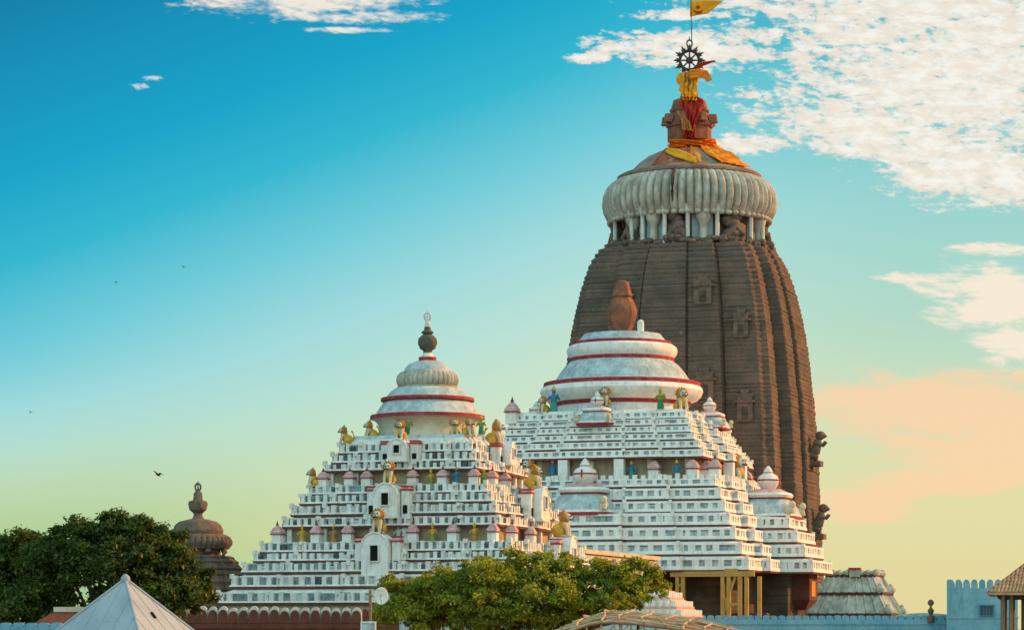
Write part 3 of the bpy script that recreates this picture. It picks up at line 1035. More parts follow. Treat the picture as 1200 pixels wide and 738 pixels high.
# shrines on the projections: front and right, lower and upper
def mini_shrine(x, y, z, s, rz, lower):
    o = MB()
    sq = lambda q: [(-q, -q), (q, -q), (q, q), (-q, q)]
    e = [(q / 24 * 2 * math.pi) for q in range(24)]

    def rq(q, p=5.0):
        r = []
        for a in e:
            ca, sa = math.cos(a), math.sin(a)
            w = (abs(ca) ** p + abs(sa) ** p) ** (-1 / p)
            r.append((q * w * ca, q * w * sa))
        return r
    o.prism(rq(3.05), -0.3, rq(3.05), 0.0, 2)
    o.prism(rq(3.1), 0.0, rq(3.0), 0.22, 0)
    prof = [(3.0, 0.22), (2.7, 0.9), (2.25, 1.45), (1.95, 1.75)]
    for (r0, z0), (r1, z1) in zip(prof, prof[1:]):
        o.prism(rq(r0), z0, rq(r1), z1, 1, top=False, bot=False)
    o.prism(rq(2.1), 1.75, rq(2.1), 1.87, 2)
    o.prism(rq(2.2), 1.87, rq(2.35), 2.1, 0)
    o.prism(rq(2.35), 2.1, rq(2.15), 2.35, 0)
    o.prism(rq(2.0), 2.35, rq(1.3), 2.72, 3)
    ob = o.build("mini_shrine", [WHITE, SLATE, RED, PINK], T2, 40, (x, y, z), rz)
    ob.scale = (s, s, s)
    p = MB()
    p.lathe([(0.75, 2.7), (0.85, 2.8), (1.15, 3.15), (1.35, 3.5), (1.38, 3.65, 1), (1.40, 3.68, 1), (1.38, 3.82, 0), (1.1, 4.2), (0.65, 4.45), (0.55, 4.52, 1), (0.62, 4.6, 0), (0.45, 4.9), (0.12, 5.3)], 20, 0)
    p.box((0, -1.36, 3.75), (0.16, 0.2, 0.75), 1)
    po = p.build("pot_finial", [WHITE, RED], ob, 40)
    po.scale = (.82, .82, .92)
    po.location.z = .2
    for sx in (-1, 1):
        l = MB()
        l.ell((sx * 2.6, -2.6, 0.55), (0.42, 0.55, 0.45), 0, 10)
        l.ell((sx * 2.6, -2.95, 1.1), (0.36, 0.36, 0.4), 0, 10, jit=0.05)
        l.tube([(sx * 2.4, -3.0, 0.7), (sx * 2.4, -3.1, 0.2)], 0.13, 0, 6)
        l.tube([(sx * 2.8, -3.0, 0.7), (sx * 2.8, -3.1, 0.2)], 0.13, 0, 6)
        l.build("guardian_lion", [CREAM], ob, 60)


pf, ps = pr2(t2[7][0], t2[7][3])[2], t2[7][3]
SH = 0.98
k, zb, zt, Rs = t2[9]
Rf = pr2(k, Rs)[2]
mini_shrine(0, -Rf + 3.0, zt + .25, 1.04, 0, True)
mini_shrine(Rs - 3.0, 0, zt + .25, 1.0, R(90), True)
mini_shrine(-Rs + 3.0, 0, zt + .25, 1.0, R(-90), True)
k, zb, zt, Rs = t2[2]
Rf = pr2(k, Rs)[2]
mini_shrine(F2.u(Rf - 1.2, 700), -Rf + 1.2, F2.z(0, -Rf + 1, 496), 0.62, 0, False)
mini_shrine(Rs - 1.4, 0, F2.z(Rs - 1, -2, 500), 0.62, R(90), False)
mini_shrine(-Rs + 1.4, 0, F2.z(Rs - 1, -2, 500), 0.62, R(-90), False)

# base: dark walls set back under the lowest tier
mb = MB()
kb = t2[-1][0]
zb = t2[-1][1] - 0.1
mb.prism(plan(*pr2(kb - 2.4, t2[-1][3] - 2.6)), 1.5, plan(*pr2(kb - 2.4, t2[-1][3] - 2.6)), zb, 0)
mb.prism(plan(*pr2(kb - 0.8, t2[-1][3] - 1.2)), 0, plan(*pr2(kb - 1.0, t2[-1][3] - 1.4)), 1.5, 0)
mb.build("base_wall", [DARKSTONE], T2)
mb = MB()
mb.box((0, 0, 0.9), (3.0, 0.6, 1.8), 0)
mb.prism([(-1.9, -0.9), (1.9, -0.9), (1.9, 0.6), (-1.9, 0.6)], 2.2, [(-1.6, -0.5), (1.6, -0.5), (1.6, 0.6), (-1.6, 0.6)], 2.6, 0)
mb.box((0, -0.2, 2.0), (3.4, 1.1, 0.4), 0)
mb.build("carved_niche", [DARKSTONE], T2, None, (F2.u(kb - 2.2, 865) + 1.2, -kb + 2.1, 6.8))
# rust red balcony at the right end
mb = MB()
q = t2[-1][3]
sq = lambda a, b, c, d: [(a, c), (b, c), (b, d), (a, d)]
mb.prism(sq(q - 2.4, q - 1.6, -.6, .6), zb - 3.6, sq(q - 3.0, q - 0.9, -2.0, 2.0), zb - 2.6, 0)
mb.prism(sq(q - 3.0, q - 0.9, -2.0, 2.0), zb - 2.6, sq(q - 3.0, q - 0.9, -2.0, 2.0), zb - 0.02, 0)
mb.box((q - 0.85, -.5, zb - 1.5), (0.12, 1.8, 1.5), 1)  # orange slab paints in the sun glow on the balcony
mb.build("balcony", [mat("dark_rust_plaster", (.15, .055, .035), (.09, .04, .03), 1.0), mat("painted_sun_glow", (.62, .24, .03))], T2)

# statues on this temple
S2 = 'larger white temple'
def w2(lx, ly, z):
    return F2.world(lx, ly, z)


k, zb, zt, Rs = t2[0]
zr = t2[0][2] + 0.1
for px_, kind, nm in ((649, 'teal', 'teal and yellow figure at the left'), (774, 'green', 'bright green figure at the middle')):
    d = k - 0.6
    figure(kind, w2(F2.u(d, px_), -d, zr), FA, 1.7, f"{nm} of the dome foot, {S2}")
d = k - 0.7
lion(w2(F2.u(d, 637), -d, zr), FA - .6, 1.15, f"yellow lion far left at the dome foot, {S2}")
lion(w2(F2.u(d, 709), -d, zr + .6), FA, 1.25, f"yellow lion behind the upper front shrine of the {S2}")
lion(w2(k - .8, -k + 1.6, zr), FA + .7, 1.5, f"golden yellow lion right of the dome drum of the {S2}")
d = kk + 0.1
figure('blue', w2(F2.u(d, 648), -d, zl - .1), FA, 1.55, f"blue and green figure under the left roof edge of the {S2}")
figure('teal', w2(F2.u(d, 740), -d, zl - .1), FA, 1.35, f"teal seated figure right of the front shrine pillar on the {S2}")
figure('blue', w2(F2.u(d, 793), -d, zl - .1), FA, 1.35, f"slim blue figure between two pink turrets on the {S2}")
lion(w2(F2.u(d, 620), -d, zl - .2), FA - .4, 1.6, f"large yellow lion in the left recess of the {S2}")
Rf6 = pr2(t2[5][0], t2[5][3])[2]
lion(w2(F2.u(Rf6 - 1.5, 692), -Rf6 + 1.2, zl + .3), FA, 1.75, f"yellow lion rising behind the front shrine pot of the {S2}")
lion(w2(t2[5][3] - .2, -1.2, zl - .2), RA - .3, 2.0, f"tall yellow lion left of the right-hand shrine of the {S2}")

# ------------------------------------------------------------------ great brown tower
F3 = Frame(O3)
T3 = thing("stone_tower", "tall curved brown stone temple tower with a ribbed stone disc on top", "tower", O3, -ALPHA)
# half width of the silhouette (px) against row
PROF = [(760, 157), (700, 156), (640, 154), (600, 152), (550, 150), (500, 147), (450, 142), (420, 138.5), (390, 134), (370, 130), (350, 125), (335, 120.5), (320, 115), (310, 110), (303, 105), (298, 98), (295, 92)]


def prof_r(py):
    for (y0, h0), (y1, h1) in zip(PROF, PROF[1:]):
        if y1 <= py <= y0:
            t = (py - y0) / (y1 - y0)
            return h0 + (h1 - h0) * t
    return PROF[0][1] if py > PROF[0][0] else PROF[-1][1]


def tower_plan(r, d=0.0):
    """five-projection plan with rounded corner facets; r is half width to the middle projection"""
    r = r + d
    a, b, c_ = 0.205 * r, 0.50 * r, 0.80 * r
    m_, k = 0.965 * r, 0.865 * r
    g = 0.012 * r                       # grooves between the projections
    q = []
    quarter = [(-k * 0.97, -k * 0.90), (-c_ * 0.99, -k), (-b - g, -k), (-b - g, -k + g * 1.6), (-b + g * .2, -k + g * 1.6), (-b + g * .2, -m_ + g * .8), (-b + g * 1.4, -m_),
               (-a - g * 1.6, -m_), (-a - g * 1.0, -m_ + g), (-a - g, -m_ + g * 1.6), (-a, -m_ + g * 1.6), (-a, -r + g * .8), (-a + g * .9, -r), (a - g * .9, -r), (a, -r + g * .8),
               (a, -m_ + g * 1.6), (a + g, -m_ + g * 1.6), (a + g, -m_ + g), (a + g * 1.6, -m_), (b - g * 1.4, -m_), (b - g * .2, -m_ + g * .8), (b - g * .2, -k + g * 1.6), (b + g, -k + g * 1.6), (b + g, -k),
               (c_ * 0.99, -k), (k * 0.97, -k * 0.90)]
    for i in range(4):
        cs, sn = (1, 0, -1, 0)[i], (0, 1, 0, -1)[i]
        q += [(x * cs - y * sn, x * sn + y * cs) for x, y in quarter]
    return q


mb = MB()
z_top = F3.zc(295)
z = 0.0
zs = [0.0]
lay = random.Random(21)
while z < z_top - 0.3:
    z += lay.uniform(0.40, 0.70)
    zs.append(min(z, z_top))
prev = None
KR = 0.968
n_ = len(tower_plan(5))
rnd = random.Random(3)
rings = []
for i, z in enumerate(zs):
    py = HY - (z - ZC) * F / O3.y
    r = F3.rc(prof_r(py)) * KR
    j = rnd.uniform(-0.045, 0.045)
    for dz, dd in ((0.0, -0.03 + j), (0.05, 0.01 + j), (0.33, 0.02 + j), (0.38, -0.02 + j)):
        if z + dz <= z_top + 0.4:
            rings.append((z + dz, [(x + rnd.uniform(-.025, .025), y + rnd.uniform(-.035, .035)) for x, y in tower_plan(r, dd)]))
rings.sort(key=lambda q: q[0])
o_ = 0
for z, pl in rings:
    mb.v += [(x, y, z) for x, y in pl]
for i in range(len(rings) - 1):
    for j in range(n_):
        k = (j + 1) % n_
        mb.f.append([i * n_ + j, i * n_ + k, (i + 1) * n_ + k, (i + 1) * n_ + j]); mb.m.append(0)
mb.f.append([(len(rings) - 1) * n_ + j for j in range(n_)]); mb.m.append(0)
mb.build("shaft", [STONE], T3)
# carved niches on the shaft
def niche(side_u, py, w, h, face):
    r = F3.rc(prof_r(py)) * KR
    z0 = F3.zc(py)
    mb = MB()
    mb.box((0, -0.1, h * 0.3), (w, 0.35, h * 0.6), 0)
    mb.box((0, -0.16, h * 0.63), (w * 1.3, 0.5, h * 0.07), 0)
    mb.box((0, -0.14, h * 0.74), (w * 0.95, 0.42, h * 0.14), 0)
    mb.box((0, -0.16, h * 0.83), (w * 1.1, 0.46, h * 0.05), 0)
    mb.box((0, -0.12, h * 0.92), (w * 0.5, 0.36, h * 0.16), 0)
    mb.box((0, -0.28, h * 0.26), (w * 0.4, 0.05, h * 0.4), 1)
    d = {'a': 0.205, 'b': .93, 'r': 1.0}
    off = r * (1.0 if abs(side_u) < 0.2 else (0.965 if abs(side_u) < 0.5 else 0.865))
    if face == 'f':
        mb.build("carved_niche", [STONE2, DARKSTONE], T3, None, (side_u * r, -off, z0))
    else:
        mb.build("carved_niche", [STONE2, DARKSTONE], T3, None, (off, side_u * r, z0), R(90))


for u_, py, w, h in ((0.36, 372, 1.9, 3.2), (0.36, 480, 2.0, 3.4), (0.66, 505, 1.7, 3.4), (0.66, 410, 1.6, 3.0), (-0.36, 380, 1.9, 3.2), (0.66, 590, 1.7, 3.4)):
    niche(u_, py, w, h, 'f')
mb = MB()
mb.box((0, 0, 0), (0.3, 0.3, 0.95), 0)
mb.build("slit_window", [HOLE], T3, None, (F3.u(F3.rc(112) * KR, 780), -F3.rc(111.5) * KR, F3.zc(319)))
# rubble cornice under the neck
mb = MB()
for i in range(150):
    a = 2 * math.pi * i / 150 + rnd.uniform(-.02, .02)
    rr = F3.rc(rnd.uniform(88, 97)) * (1 + 0.06 * abs(math.sin(2 * a)) ** 4)
    mb.ell((rr * math.cos(a), rr * math.sin(a), F3.zc(rnd.uniform(291, 301))), (rnd.uniform(.3, .75), rnd.uniform(.3, .75), rnd.uniform(.25, .55)), 0, 7, jit=.15)
mb.build("rubble_cornice", [STONE2], T3)
# neck
mb = MB()
mb.lathe([(F3.rc(80), F3.zc(302)), (F3.rc(77), F3.zc(285)), (F3.rc(77), F3.zc(258))], 64, 0)
mb.build("neck", [STONE2], T3)
for px_ in (763, 818, 884, 741):
    p = (px_ - 808) / 84.0
    ang = -math.pi / 2 + math.asin(max(-.99, min(.99, p))) + ALPHA
    rr = F3.rc(77.5)
    mb = MB()
    mb.box((0, 0, 1.8), (2.3, 0.4, 3.9), 1)
    mb.lathe([(0.62, 0), (0.50, 0.5), (0.42, 1.6), (0.48, 2.2), (0.85, 2.9), (0.9, 3.4)], 12, 0, (0, -.75))
    mb.build("plastered_niche", [AMAL, PALEB], T3, 40, (rr * math.cos(ang), rr * math.sin(ang), F3.zc(298)), ang + math.pi / 2)
for i, px_ in enumerate((720, 737.6, 749.5, 774, 800, 834, 874.5, 890)):
    rr = F3.rc(91)
    p = (px_ - 808) / 91.0
    ang = -math.pi / 2 + math.asin(max(-.995, min(.995, p))) + ALPHA
    mb = MB()
    zb_, zt_ = F3.zc(298), F3.zc(259)
    mb.lathe([(0.30, zb_ - 0.4), (0.30, zb_), (0.24, zb_ + .1), (0.24, zt_ - .5), (0.42, zt_ - .15), (0.42, zt_ + 0.6)], 10, 0, (rr * math.cos(ang), rr * math.sin(ang)))
    mb.build("neck_pillar", [TIPW], T3, 40)
for i in range(7):                                     # the far side carries the same posts
    ang = math.pi / 2 + ALPHA + (i - 3) * 0.42
    rr = F3.rc(91)
    mb = MB()
    mb.lathe([(0.30, F3.zc(299) - 0.4), (0.24, F3.zc(297)), (0.24, F3.zc(265)), (0.42, F3.zc(257))], 10, 0, (rr * math.cos(ang), rr * math.sin(ang)))
    mb.build("neck_pillar", [TIPW], T3, 40)
for px_, s in ((788, 1.0), (854, 1.35), (716, 0.8), (900, 0.8), (735, .7)):
    p = (px_ - 808) / 89.0
    ang = -math.pi / 2 + math.asin(max(-.99, min(.99, p))) + ALPHA
    rr = F3.rc(85)
    mb = MB()
    for q in range(9):
        hz = q / 8
        mb.ell((rnd.uniform(-.5, .5) * s, rnd.uniform(-.25, .25), 0.3 + hz * 2.9), ((1.15 - .55 * hz) * s, .9 - .3 * hz, .6), 0, 10, jit=.08)
    mb.tube([(-1.0 * s, -.3, .2), (-.7 * s, -.8, 1.3), (0, -.6, 2.2)], [.3, .28, .3], 0, 8)
    mb.tube([(1.0 * s, -.3, .2), (.7 * s, -.8, 1.3), (0, -.6, 2.2)], [.3, .28, .3], 0, 8)
    mb.build("squatting_guardian", [STONE2], T3, 60, (rr * math.cos(ang), rr * math.sin(ang), F3.zc(299)), ang + math.pi / 2)
mould("ribbed_disc", [(79, 258), (88, 263.5, 0, .1), (92, 262.5, 0, .3), (97, 258, 0, .8), (101, 250, 0, 1), (102.5, 241, 0, 1), (101.5, 231, 0, 1), (98, 222.5, 0, 1), (92, 216, 0, 1), (86, 212.5, 0, .6), (80, 211)], F3, [AMAL], T3, n=512, ribs=64, ribd=0.075)
mb = MB()
for i in range(64):                        # scalloped pale lip under the ribs
    a = 2 * math.pi * (i + .5) / 64
    rr = F3.rc(93)
    mb.ell((rr * math.cos(a), rr * math.sin(a), F3.zc(261.5)), (.40, .44, .30), 0, 8)
mb.build("lip_scallops", [AMAL], T3, 60)
mb = MB()
ang = -math.pi / 2 + math.asin((782 - 808) / 102.0) + ALPHA
mb.tube([(F3.rc(h + .6) * math.cos(ang), F3.rc(h + .6) * math.sin(ang), F3.zc(py)) for h, py in ((86, 211.5), (92, 215.5), (98, 222), (101.5, 231), (102.5, 241), (100, 251))], [.10, .17, .2, .2, .17, .08], 0, 6)
mb.build("dark_seam", [DARKSTONE], T3, 60)
mould("top_dome", [(80, 212), (84, 211), (84.5, 208), (81, 206), (74, 205), (72, 202.5), (68, 202), (66, 199), (60, 193), (50, 185.5), (38, 180), (30, 177), (24, 176)], F3, [KHAP], T3, n=96)
mb = MB()
sq = lambda q: [(-q, -q), (q, -q), (q, q), (-q, q)]
def zt3(py): return F3.zc(py)
px3 = lambda h: F3.rc(h)
oc = lambda q: [(q * math.cos(R(22.5 + 45 * i)), q * math.sin(R(22.5 + 45 * i))) for i in range(8)]
for h0, y0, h1, y1 in ((24, 173.5, 21, 166), (26, 166, 26, 150), (28, 150, 28, 146), (27, 146, 22, 132), (23.5, 132, 23.5, 129), (22, 129, 19, 118), (12, 118, 9.5, 108), (9.5, 108, 8, 86)):
    mb.prism(oc(px3(h0)), zt3(y0), oc(px3(h1)), zt3(y1), 0)
for i in range(8):
    a = R(45 * i)
    rr = px3(27)
    mb.prism([(rr * math.cos(a + t), rr * math.sin(a + t)) for t in (-.2, .2)] + [(rr * 1.25 * math.cos(a + t), rr * 1.25 * math.sin(a + t)) for t in (.1, -.1)], zt3(146), [(rr * .9 * math.cos(a + t), rr * .9 * math.sin(a + t)) for t in (-.2, .2)] + [(rr * 1.2 * math.cos(a + t), rr * 1.2 * math.sin(a + t)) for t in (.05, -.05)], zt3(136), 0)
mb.build("pot_finial", [RUST], T3)
# rampant lions projecting from the right side
for px_, py, s in ((955, 543, 1.0), (960, 627, 1.0)):
    r = F3.rc(prof_r(py)) * KR
    z0 = F3.zc(py)
    mb = MB()
    mb.box((0, 0.6, -0.25), (1.5, 2.6, 0.5), 0)
    mb.prism([(-.6, -0.4), (.6, -0.4), (.6, 1.8), (-.6, 1.8)], -0.5, [(-.7, -0.6), (.7, -0.6), (.7, 1.8), (-.7, 1.8)], -0.3, 0)
    mb.tube([(0, 0.7, 0.4), (0, -0.1, 1.0), (0, -0.3, 1.7), (0, -0.35, 2.1)], [.5, .5, .42, .3], 0, 10)
    mb.ell((0, -0.55, 2.45), (.4, .48, .42), 0, 12, jit=.08)
    mb.ell((0, -0.95, 2.38), (.22, .25, .2), 0, 8)
    for sx in (-1, 1):
        mb.tube([(sx * .3, -0.2, 1.7), (sx * .35, -0.8, 1.5), (sx * .32, -1.1, 1.85)], [.2, .15, .12], 0, 8)
        mb.tube([(sx * .35, 0.5, 0.6), (sx * .38, -0.2, 0.4), (sx * .36, 0.0, 0.0)], [.28, .2, .15], 0, 8)
    mb.tube([(0, 1.0, 0.5), (0, 1.0, 1.6), (0, 0.4, 2.2)], [.14, .12, .16], 0, 8)
    ob = mb.build("rampant_lion", [STONE2], T3, 60, (r + 0.35, 0, z0), R(90))
    ob.scale = (s * 1.15,) * 3

# cloths tied on the tower top
def drape(name, pts, wid, m_, label, cat, thick=0.12, folds=5, amp=0.12, n=22, seed=1):
    """cloth ribbon following points; (x, y, z) local to the tower, width vector per point"""
    rn = random.Random(seed)
    P = [Vector(p) for p in pts]
    W = [Vector(w) for w in wid]
    mb = MB()
    nu = 10
    grid = []
    for i in range(n + 1):
        t = i / n * (len(P) - 1)
        a = min(int(t), len(P) - 2)
        q = t - a
        c = P[a].lerp(P[a + 1], q)
        w = W[a].lerp(W[a + 1], q)
        row = []
        for j in range(nu + 1):
            v = j / nu - 0.5
            p = c + w * v
            out = Vector((p.x, p.y, 0))
            out = out.normalized() if out.length > .01 else Vector((0, -1, 0))
            p = p + out * (amp * math.sin(v * folds * 2 * math.pi + i * .35) + rn.uniform(-.02, .02))
            row.append(p)
        grid.append(row)
    for row in grid:
        mb.v += [tuple(p) for p in row]
    for i in range(n):
        for j in range(nu):
            k = i * (nu + 1) + j
            mb.f.append([k, k + 1, k + nu + 2, k + nu + 1]); mb.m.append(0)
    o = mb.build(name, [m_], None, 60, O3.copy(), -ALPHA)
    so = o.modifiers.new("thickness", 'SOLIDIFY')
    so.thickness = thick
    return tag(o, label, cat)


def t3(px, py, d):
    """point on the near side of the tower, d metres in front of its axis, in tower coordinates"""
    x = F3.u(d, px)
    return Vector((x, -d, F3.z(x, -d, py)))


# profile helper so that cloths lie on the dome
DOME = [(212, 84.5), (206, 81), (202, 68), (199, 66), (193, 60), (185.5, 50), (180, 38), (176, 29), (172, 26), (166, 27), (150, 27), (146, 29), (132, 23), (118, 19), (108, 10.5), (86, 9)]
def dome_r(py):
    for (y0, h0), (y1, h1) in zip(DOME, DOME[1:]):
        if y1 <= py <= y0:
            return F3.rc(h0 + (h1 - h0) * (py - y0) / (y1 - y0))
    return F3.rc(84 if py > 204 else 9)


def surf(px, row, lift=0.25):
    """point on the tower top's surface at height row and screen column px"""
    r = dome_r(row) + lift
    p = (px - 808) / F * O3.y
    p = max(-r * .98, min(r * .98, p))
    a = -math.pi / 2 + math.asin(p / r) + ALPHA
    return Vector((r * math.cos(a), r * math.sin(a), F3.zc(row)))


def strip(name, pairs, m_, label, lift=0.22, seed=1, amp=.10, folds=4, cat="cloth"):
    P, W = [], []
    for (pxa, ra), (pxb, rb) in pairs:
        a, b = surf(pxa, ra, lift), surf(pxb, rb, lift)
        P.append((a + b) / 2)
        W.append(b - a)
    return drape(name, P, W, m_, label, cat, .08, folds, amp, seed=seed)


DRED = mat("dark_red_cloth", (0.32, 0.055, 0.03), (0.38, 0.13, 0.07), 1.0)
DORA = mat("dull_orange_cloth", (0.60, 0.22, 0.035), (0.50, 0.25, 0.07), 1.0)
strip("draped_cloth", [((816, 175), (838, 178)), ((818, 182), (856, 186)), ((826, 191), (868, 195)), ((838, 201), (873, 204))], CLOTHO, "wide orange cloth draped down the right of the tower top dome", seed=2, amp=.34, lift=.5)
strip("draped_cloth", [((806, 174), (836, 176)), ((806, 182), (846, 184)), ((808, 192), (858, 194)), ((812, 202), (862, 203))], DORA, "dull orange cloth hanging down the middle of the tower top dome", seed=3, lift=.22)
strip("draped_cloth", [((780, 178), (798, 176)), ((774, 186), (808, 184)), ((768, 194), (808, 194)), ((762, 203), (808, 203))], DRED, "dark red cloth hanging left of centre on the tower top dome", seed=4, lift=.22)
strip("draped_cloth", [((780, 178), (777, 186)), ((790, 182), (788, 195)), ((801, 189), (800, 201)), ((810, 196), (811, 205))], CLOTHY, "lemon yellow pennant lying aslant across the tower top dome", lift=.55, seed=5, amp=.08)
strip("draped_cloth", [((783, 168), (781, 178)), ((800, 170), (798, 178)), ((817, 169), (817, 178)), ((834, 167), (838, 178))], CLOTHO, "bright orange sash tied round the foot of the tower finial", lift=.55, seed=6, amp=.32)
strip("draped_cloth", [((830, 166), (836, 166)), ((834, 172), (846, 172)), ((838, 178), (856, 180))], CLOTHO, "short orange cloth end on the right of the tower finial's foot", lift=.5, seed=16, amp=.14)
strip("draped_cloth", [((798, 118), (818, 118)), ((796, 126), (822, 124)), ((799, 138), (818, 140)), ((802, 152), (813, 152)), ((798, 166), (812, 168))], CLOTHR, "scarlet cloth hanging down the front of the rust finial", lift=.35, seed=7, amp=.32)
strip("draped_cloth", [((792, 134), (798, 140)), ((796, 146), (806, 150)), ((798, 158), (810, 160))], DORA, "dull orange rag tied below the scarlet cloth on the finial", lift=.5, seed=17, amp=.15)
strip("draped_cloth", [((796, 86), (814, 86)), ((794, 98), (816, 98)), ((796, 108), (816, 110)), ((800, 122), (814, 123))], CLOTHY, "golden yellow cloth wrapped round the post under the wheel", lift=.3, seed=8, amp=.34)
a = F3.rc(1)
drape("streaming_cloth", [t3(808, 88, 1.0), t3(818, 86, 1.2), t3(827, 88, 1.2), t3(832, 95, 1.1)], [(0, 0, 1.0), (0.2, 0, 1.0), (0.3, 0, .9), (.5, 0, .2)], CLOTHO, "orange cloth end blowing out to the right under the wheel", "cloth", .06, 3, .10, seed=9)
drape("streaming_cloth", [t3(816, 80, 1.0), t3(824, 75, 1.1), t3(838, 72, 1.1)], [(0, 0, .6), (0, 0, .5), (0, 0, .1)], CLOTHR, "dark red ribbon blowing out beside the wheel", "cloth", .05, 3, .08, seed=10)

# wheel
WZ = F3.zc(71)
WH = thing("rooftop_ornament", "dark bronze spoked wheel with flame points on top of the brown tower", "ornament", F3.world(0, 0, WZ), 0)
rw = F3.rc(11.8)
mb = MB()
for rr, th in ((rw, .13), (rw * .86, .07)):
    mb.tube([(rr * math.cos(a), 0, rr * math.sin(a)) for a in np.linspace(0, 2 * math.pi, 33)], th, 0, 8)
mb.build("rim", [BRONZE], WH, 50)
mb = MB()
mb.tube([(0, -.22, 0), (0, .22, 0)], .30, 0, 14)
mb.tube([(.34 * math.cos(a), 0, .34 * math.sin(a)) for a in np.linspace(0, 2 * math.pi, 17)], .08, 0, 6)
mb.build("hub", [BRONZE], WH, 50)
for i in range(8):
    a = R(45 * i)
    mb = MB()
    mb.tube([(.3 * math.cos(a), 0, .3 * math.sin(a)), (rw * .5 * math.cos(a), 0, rw * .5 * math.sin(a)), (rw * .88 * math.cos(a), 0, rw * .88 * math.sin(a))], [.07, .10, .07], 0, 8)
    mb.build("spoke", [BRONZE], WH, 50)
for i in range(12):
    a = R(30 * i)
    c = Vector((math.cos(a), 0, math.sin(a)))
    t = Vector((-math.sin(a), 0, math.cos(a)))
    mb = MB()
    mb.tube([c * rw, c * (rw + .32), c * (rw + .72)], [.10, .15, .02], 0, 6)
    for s in (-1, 1):
        mb.tube([c * (rw + .05), c * (rw + .2) + t * .2 * s, c * (rw + .42) + t * .26 * s], [.07, .08, .02], 0, 6)
    mb.build("flame_point", [BRONZE], WH, 50)
mb = MB()
mb.tube([(0, 0, -rw - 1.0), (0, 0, -rw + .05)], .16, 0, 8)
mb.tube([(.30 * math.cos(a), 0, rw + .75 + .38 * math.sin(a)) for a in np.linspace(0, 2 * math.pi, 17)], .09, 0, 8)
mb.tube([(0, 0, rw + 1.1), (0, 0, rw + 1.55)], [.08, .03], 0, 8)
mb.build("mount", [BRONZE], WH, 50)

# flag
FG = thing("temple_flag", "yellow triangular flag with red moon emblem on a thin pole above the wheel", "flag", F3.world(0.25, 0.1, WZ + rw + .5), 0)
ptop = at(809.5, -6, O3.y) - FG.location
mb = MB()
mb.tube([(0, 0, 0), (ptop.x, 0, ptop.z)], [.055, .04], 0, 8)
mb.build("pole", [BRONZE], FG, 50)
A = at(808.5, 20, O3.y) - FG.location
B = at(808.7, 1.5, O3.y) - FG.location
C = at(848, 0, O3.y) - FG.location
mb = MB()
nx, nz_ = 14, 8
for i in range(nx + 1):
    for j in range(nz_ + 1):
        u_, v_ = i / nx, j / nz_
        D = at(829, 16.8, O3.y) - FG.location
        lowp = A.lerp(D, min(1, u_ / .52)) if u_ < .52 else D.lerp(C, (u_ - .52) / .48)
        p = lowp.lerp(B.lerp(C, u_), v_)
        mb.v.append((p.x, 0.16 * math.sin(u_ * 7) * max(0, u_ - .35), p.z + .05 * math.sin(u_ * 5)))
for i in range(nx):
    for j in range(nz_):
        k = i * (nz_ + 1) + j
        mb.f.append([k, k + nz_ + 1, k + nz_ + 2, k + 1]); mb.m.append(0)
fo = mb.build("flag_cloth", [CLOTHY], FG, 60)
fo.modifiers.new("thickness", 'SOLIDIFY').thickness = .02
cen = at(818, 10.5, O3.y) - FG.location
mb = MB()
pts = []
for i in range(13):
    a = R(180 + 180 * i / 12)
    pts.append((cen.x + .52 * math.cos(a), cen.z - .05 + .52 * math.sin(a)))
for i in range(13):
    a = R(360 - 180 * i / 12)
    pts.append((cen.x + .52 * math.cos(a) * .96, cen.z - .05 + .26 * math.sin(a)))
k = len(pts)
mb.add([(x, -.14, z) for x, z in pts], [[i, i + 1, k - 2 - i, k - 1 - i] for i in range(12)], 0)
mb.ell((cen.x, -.11, cen.z + .16), (.20, .03, .20), 0, 12)
mb.build("emblem", [CLOTHR], FG)

# ------------------------------------------------------------------ brown shrine behind the trees on the left
F4 = Frame(Vector(((232 - CX) / F * 270, 270, 0)))
T4 = thing("stone_shrine", "small dark brown stone shrine with ribbed disc and pot finial behind the left trees", "shrine", F4.O, -ALPHA)
mb = MB()
n_ = len(tower_plan(5))
rings = []
for py, hw in ((790, 58), (740, 57), (700, 55), (685, 53), (675, 50.5), (668, 48), (660, 44.5), (654, 40), (651, 36)):
    rings.append((F4.zc(py), tower_plan(F4.rc(hw) * KR)))
rings[0] = (0.0, rings[0][1])
zz = []
for (z0, p0_), (z1, p1_) in zip(rings, rings[1:]):
    st = max(1, int((z1 - z0) / .5))
    for i in range(st):
        t = i / st
        for dz, g in ((0, -.07), (.3, .03)):
            s_ = 1 + g / 4
            zz.append((z0 + (z1 - z0) * t + dz * (z1 - z0) / st, [((a[0] + (b[0] - a[0]) * t) * s_, (a[1] + (b[1] - a[1]) * t) * s_) for a, b in zip(p0_, p1_)]))
zz.append(rings[-1])
for z, pl in zz:
    mb.v += [(x, y, z) for x, y in pl]
for i in range(len(zz) - 1):
    for j in range(n_):
        k = (j + 1) % n_
        mb.f.append([i * n_ + j, i * n_ + k, (i + 1) * n_ + k, (i + 1) * n_ + j]); mb.m.append(0)
mb.f.append([(len(zz) - 1) * n_ + j for j in range(n_)]); mb.m.append(0)
mb.build("shaft", [STONE], T4)
mould("neck", [(27, 654), (26, 640)], F4, [RUST], T4, n=40)
for i in range(8):
    a = R(45 * i)
    rr = F4.rc(32)
    mb = MB()
    mb.tube([(0, 0, 0), (0, -.1, .5), (0, 0, 1.0)], [.32, .34, .22], 0, 8)
    mb.ell((0, -.05, 1.2), (.24, .24, .26), 0, 8)
    mb.build("squatting_guardian", [STONE2], T4, 50, (rr * math.cos(a), rr * math.sin(a), F4.zc(652)), a + R(90))
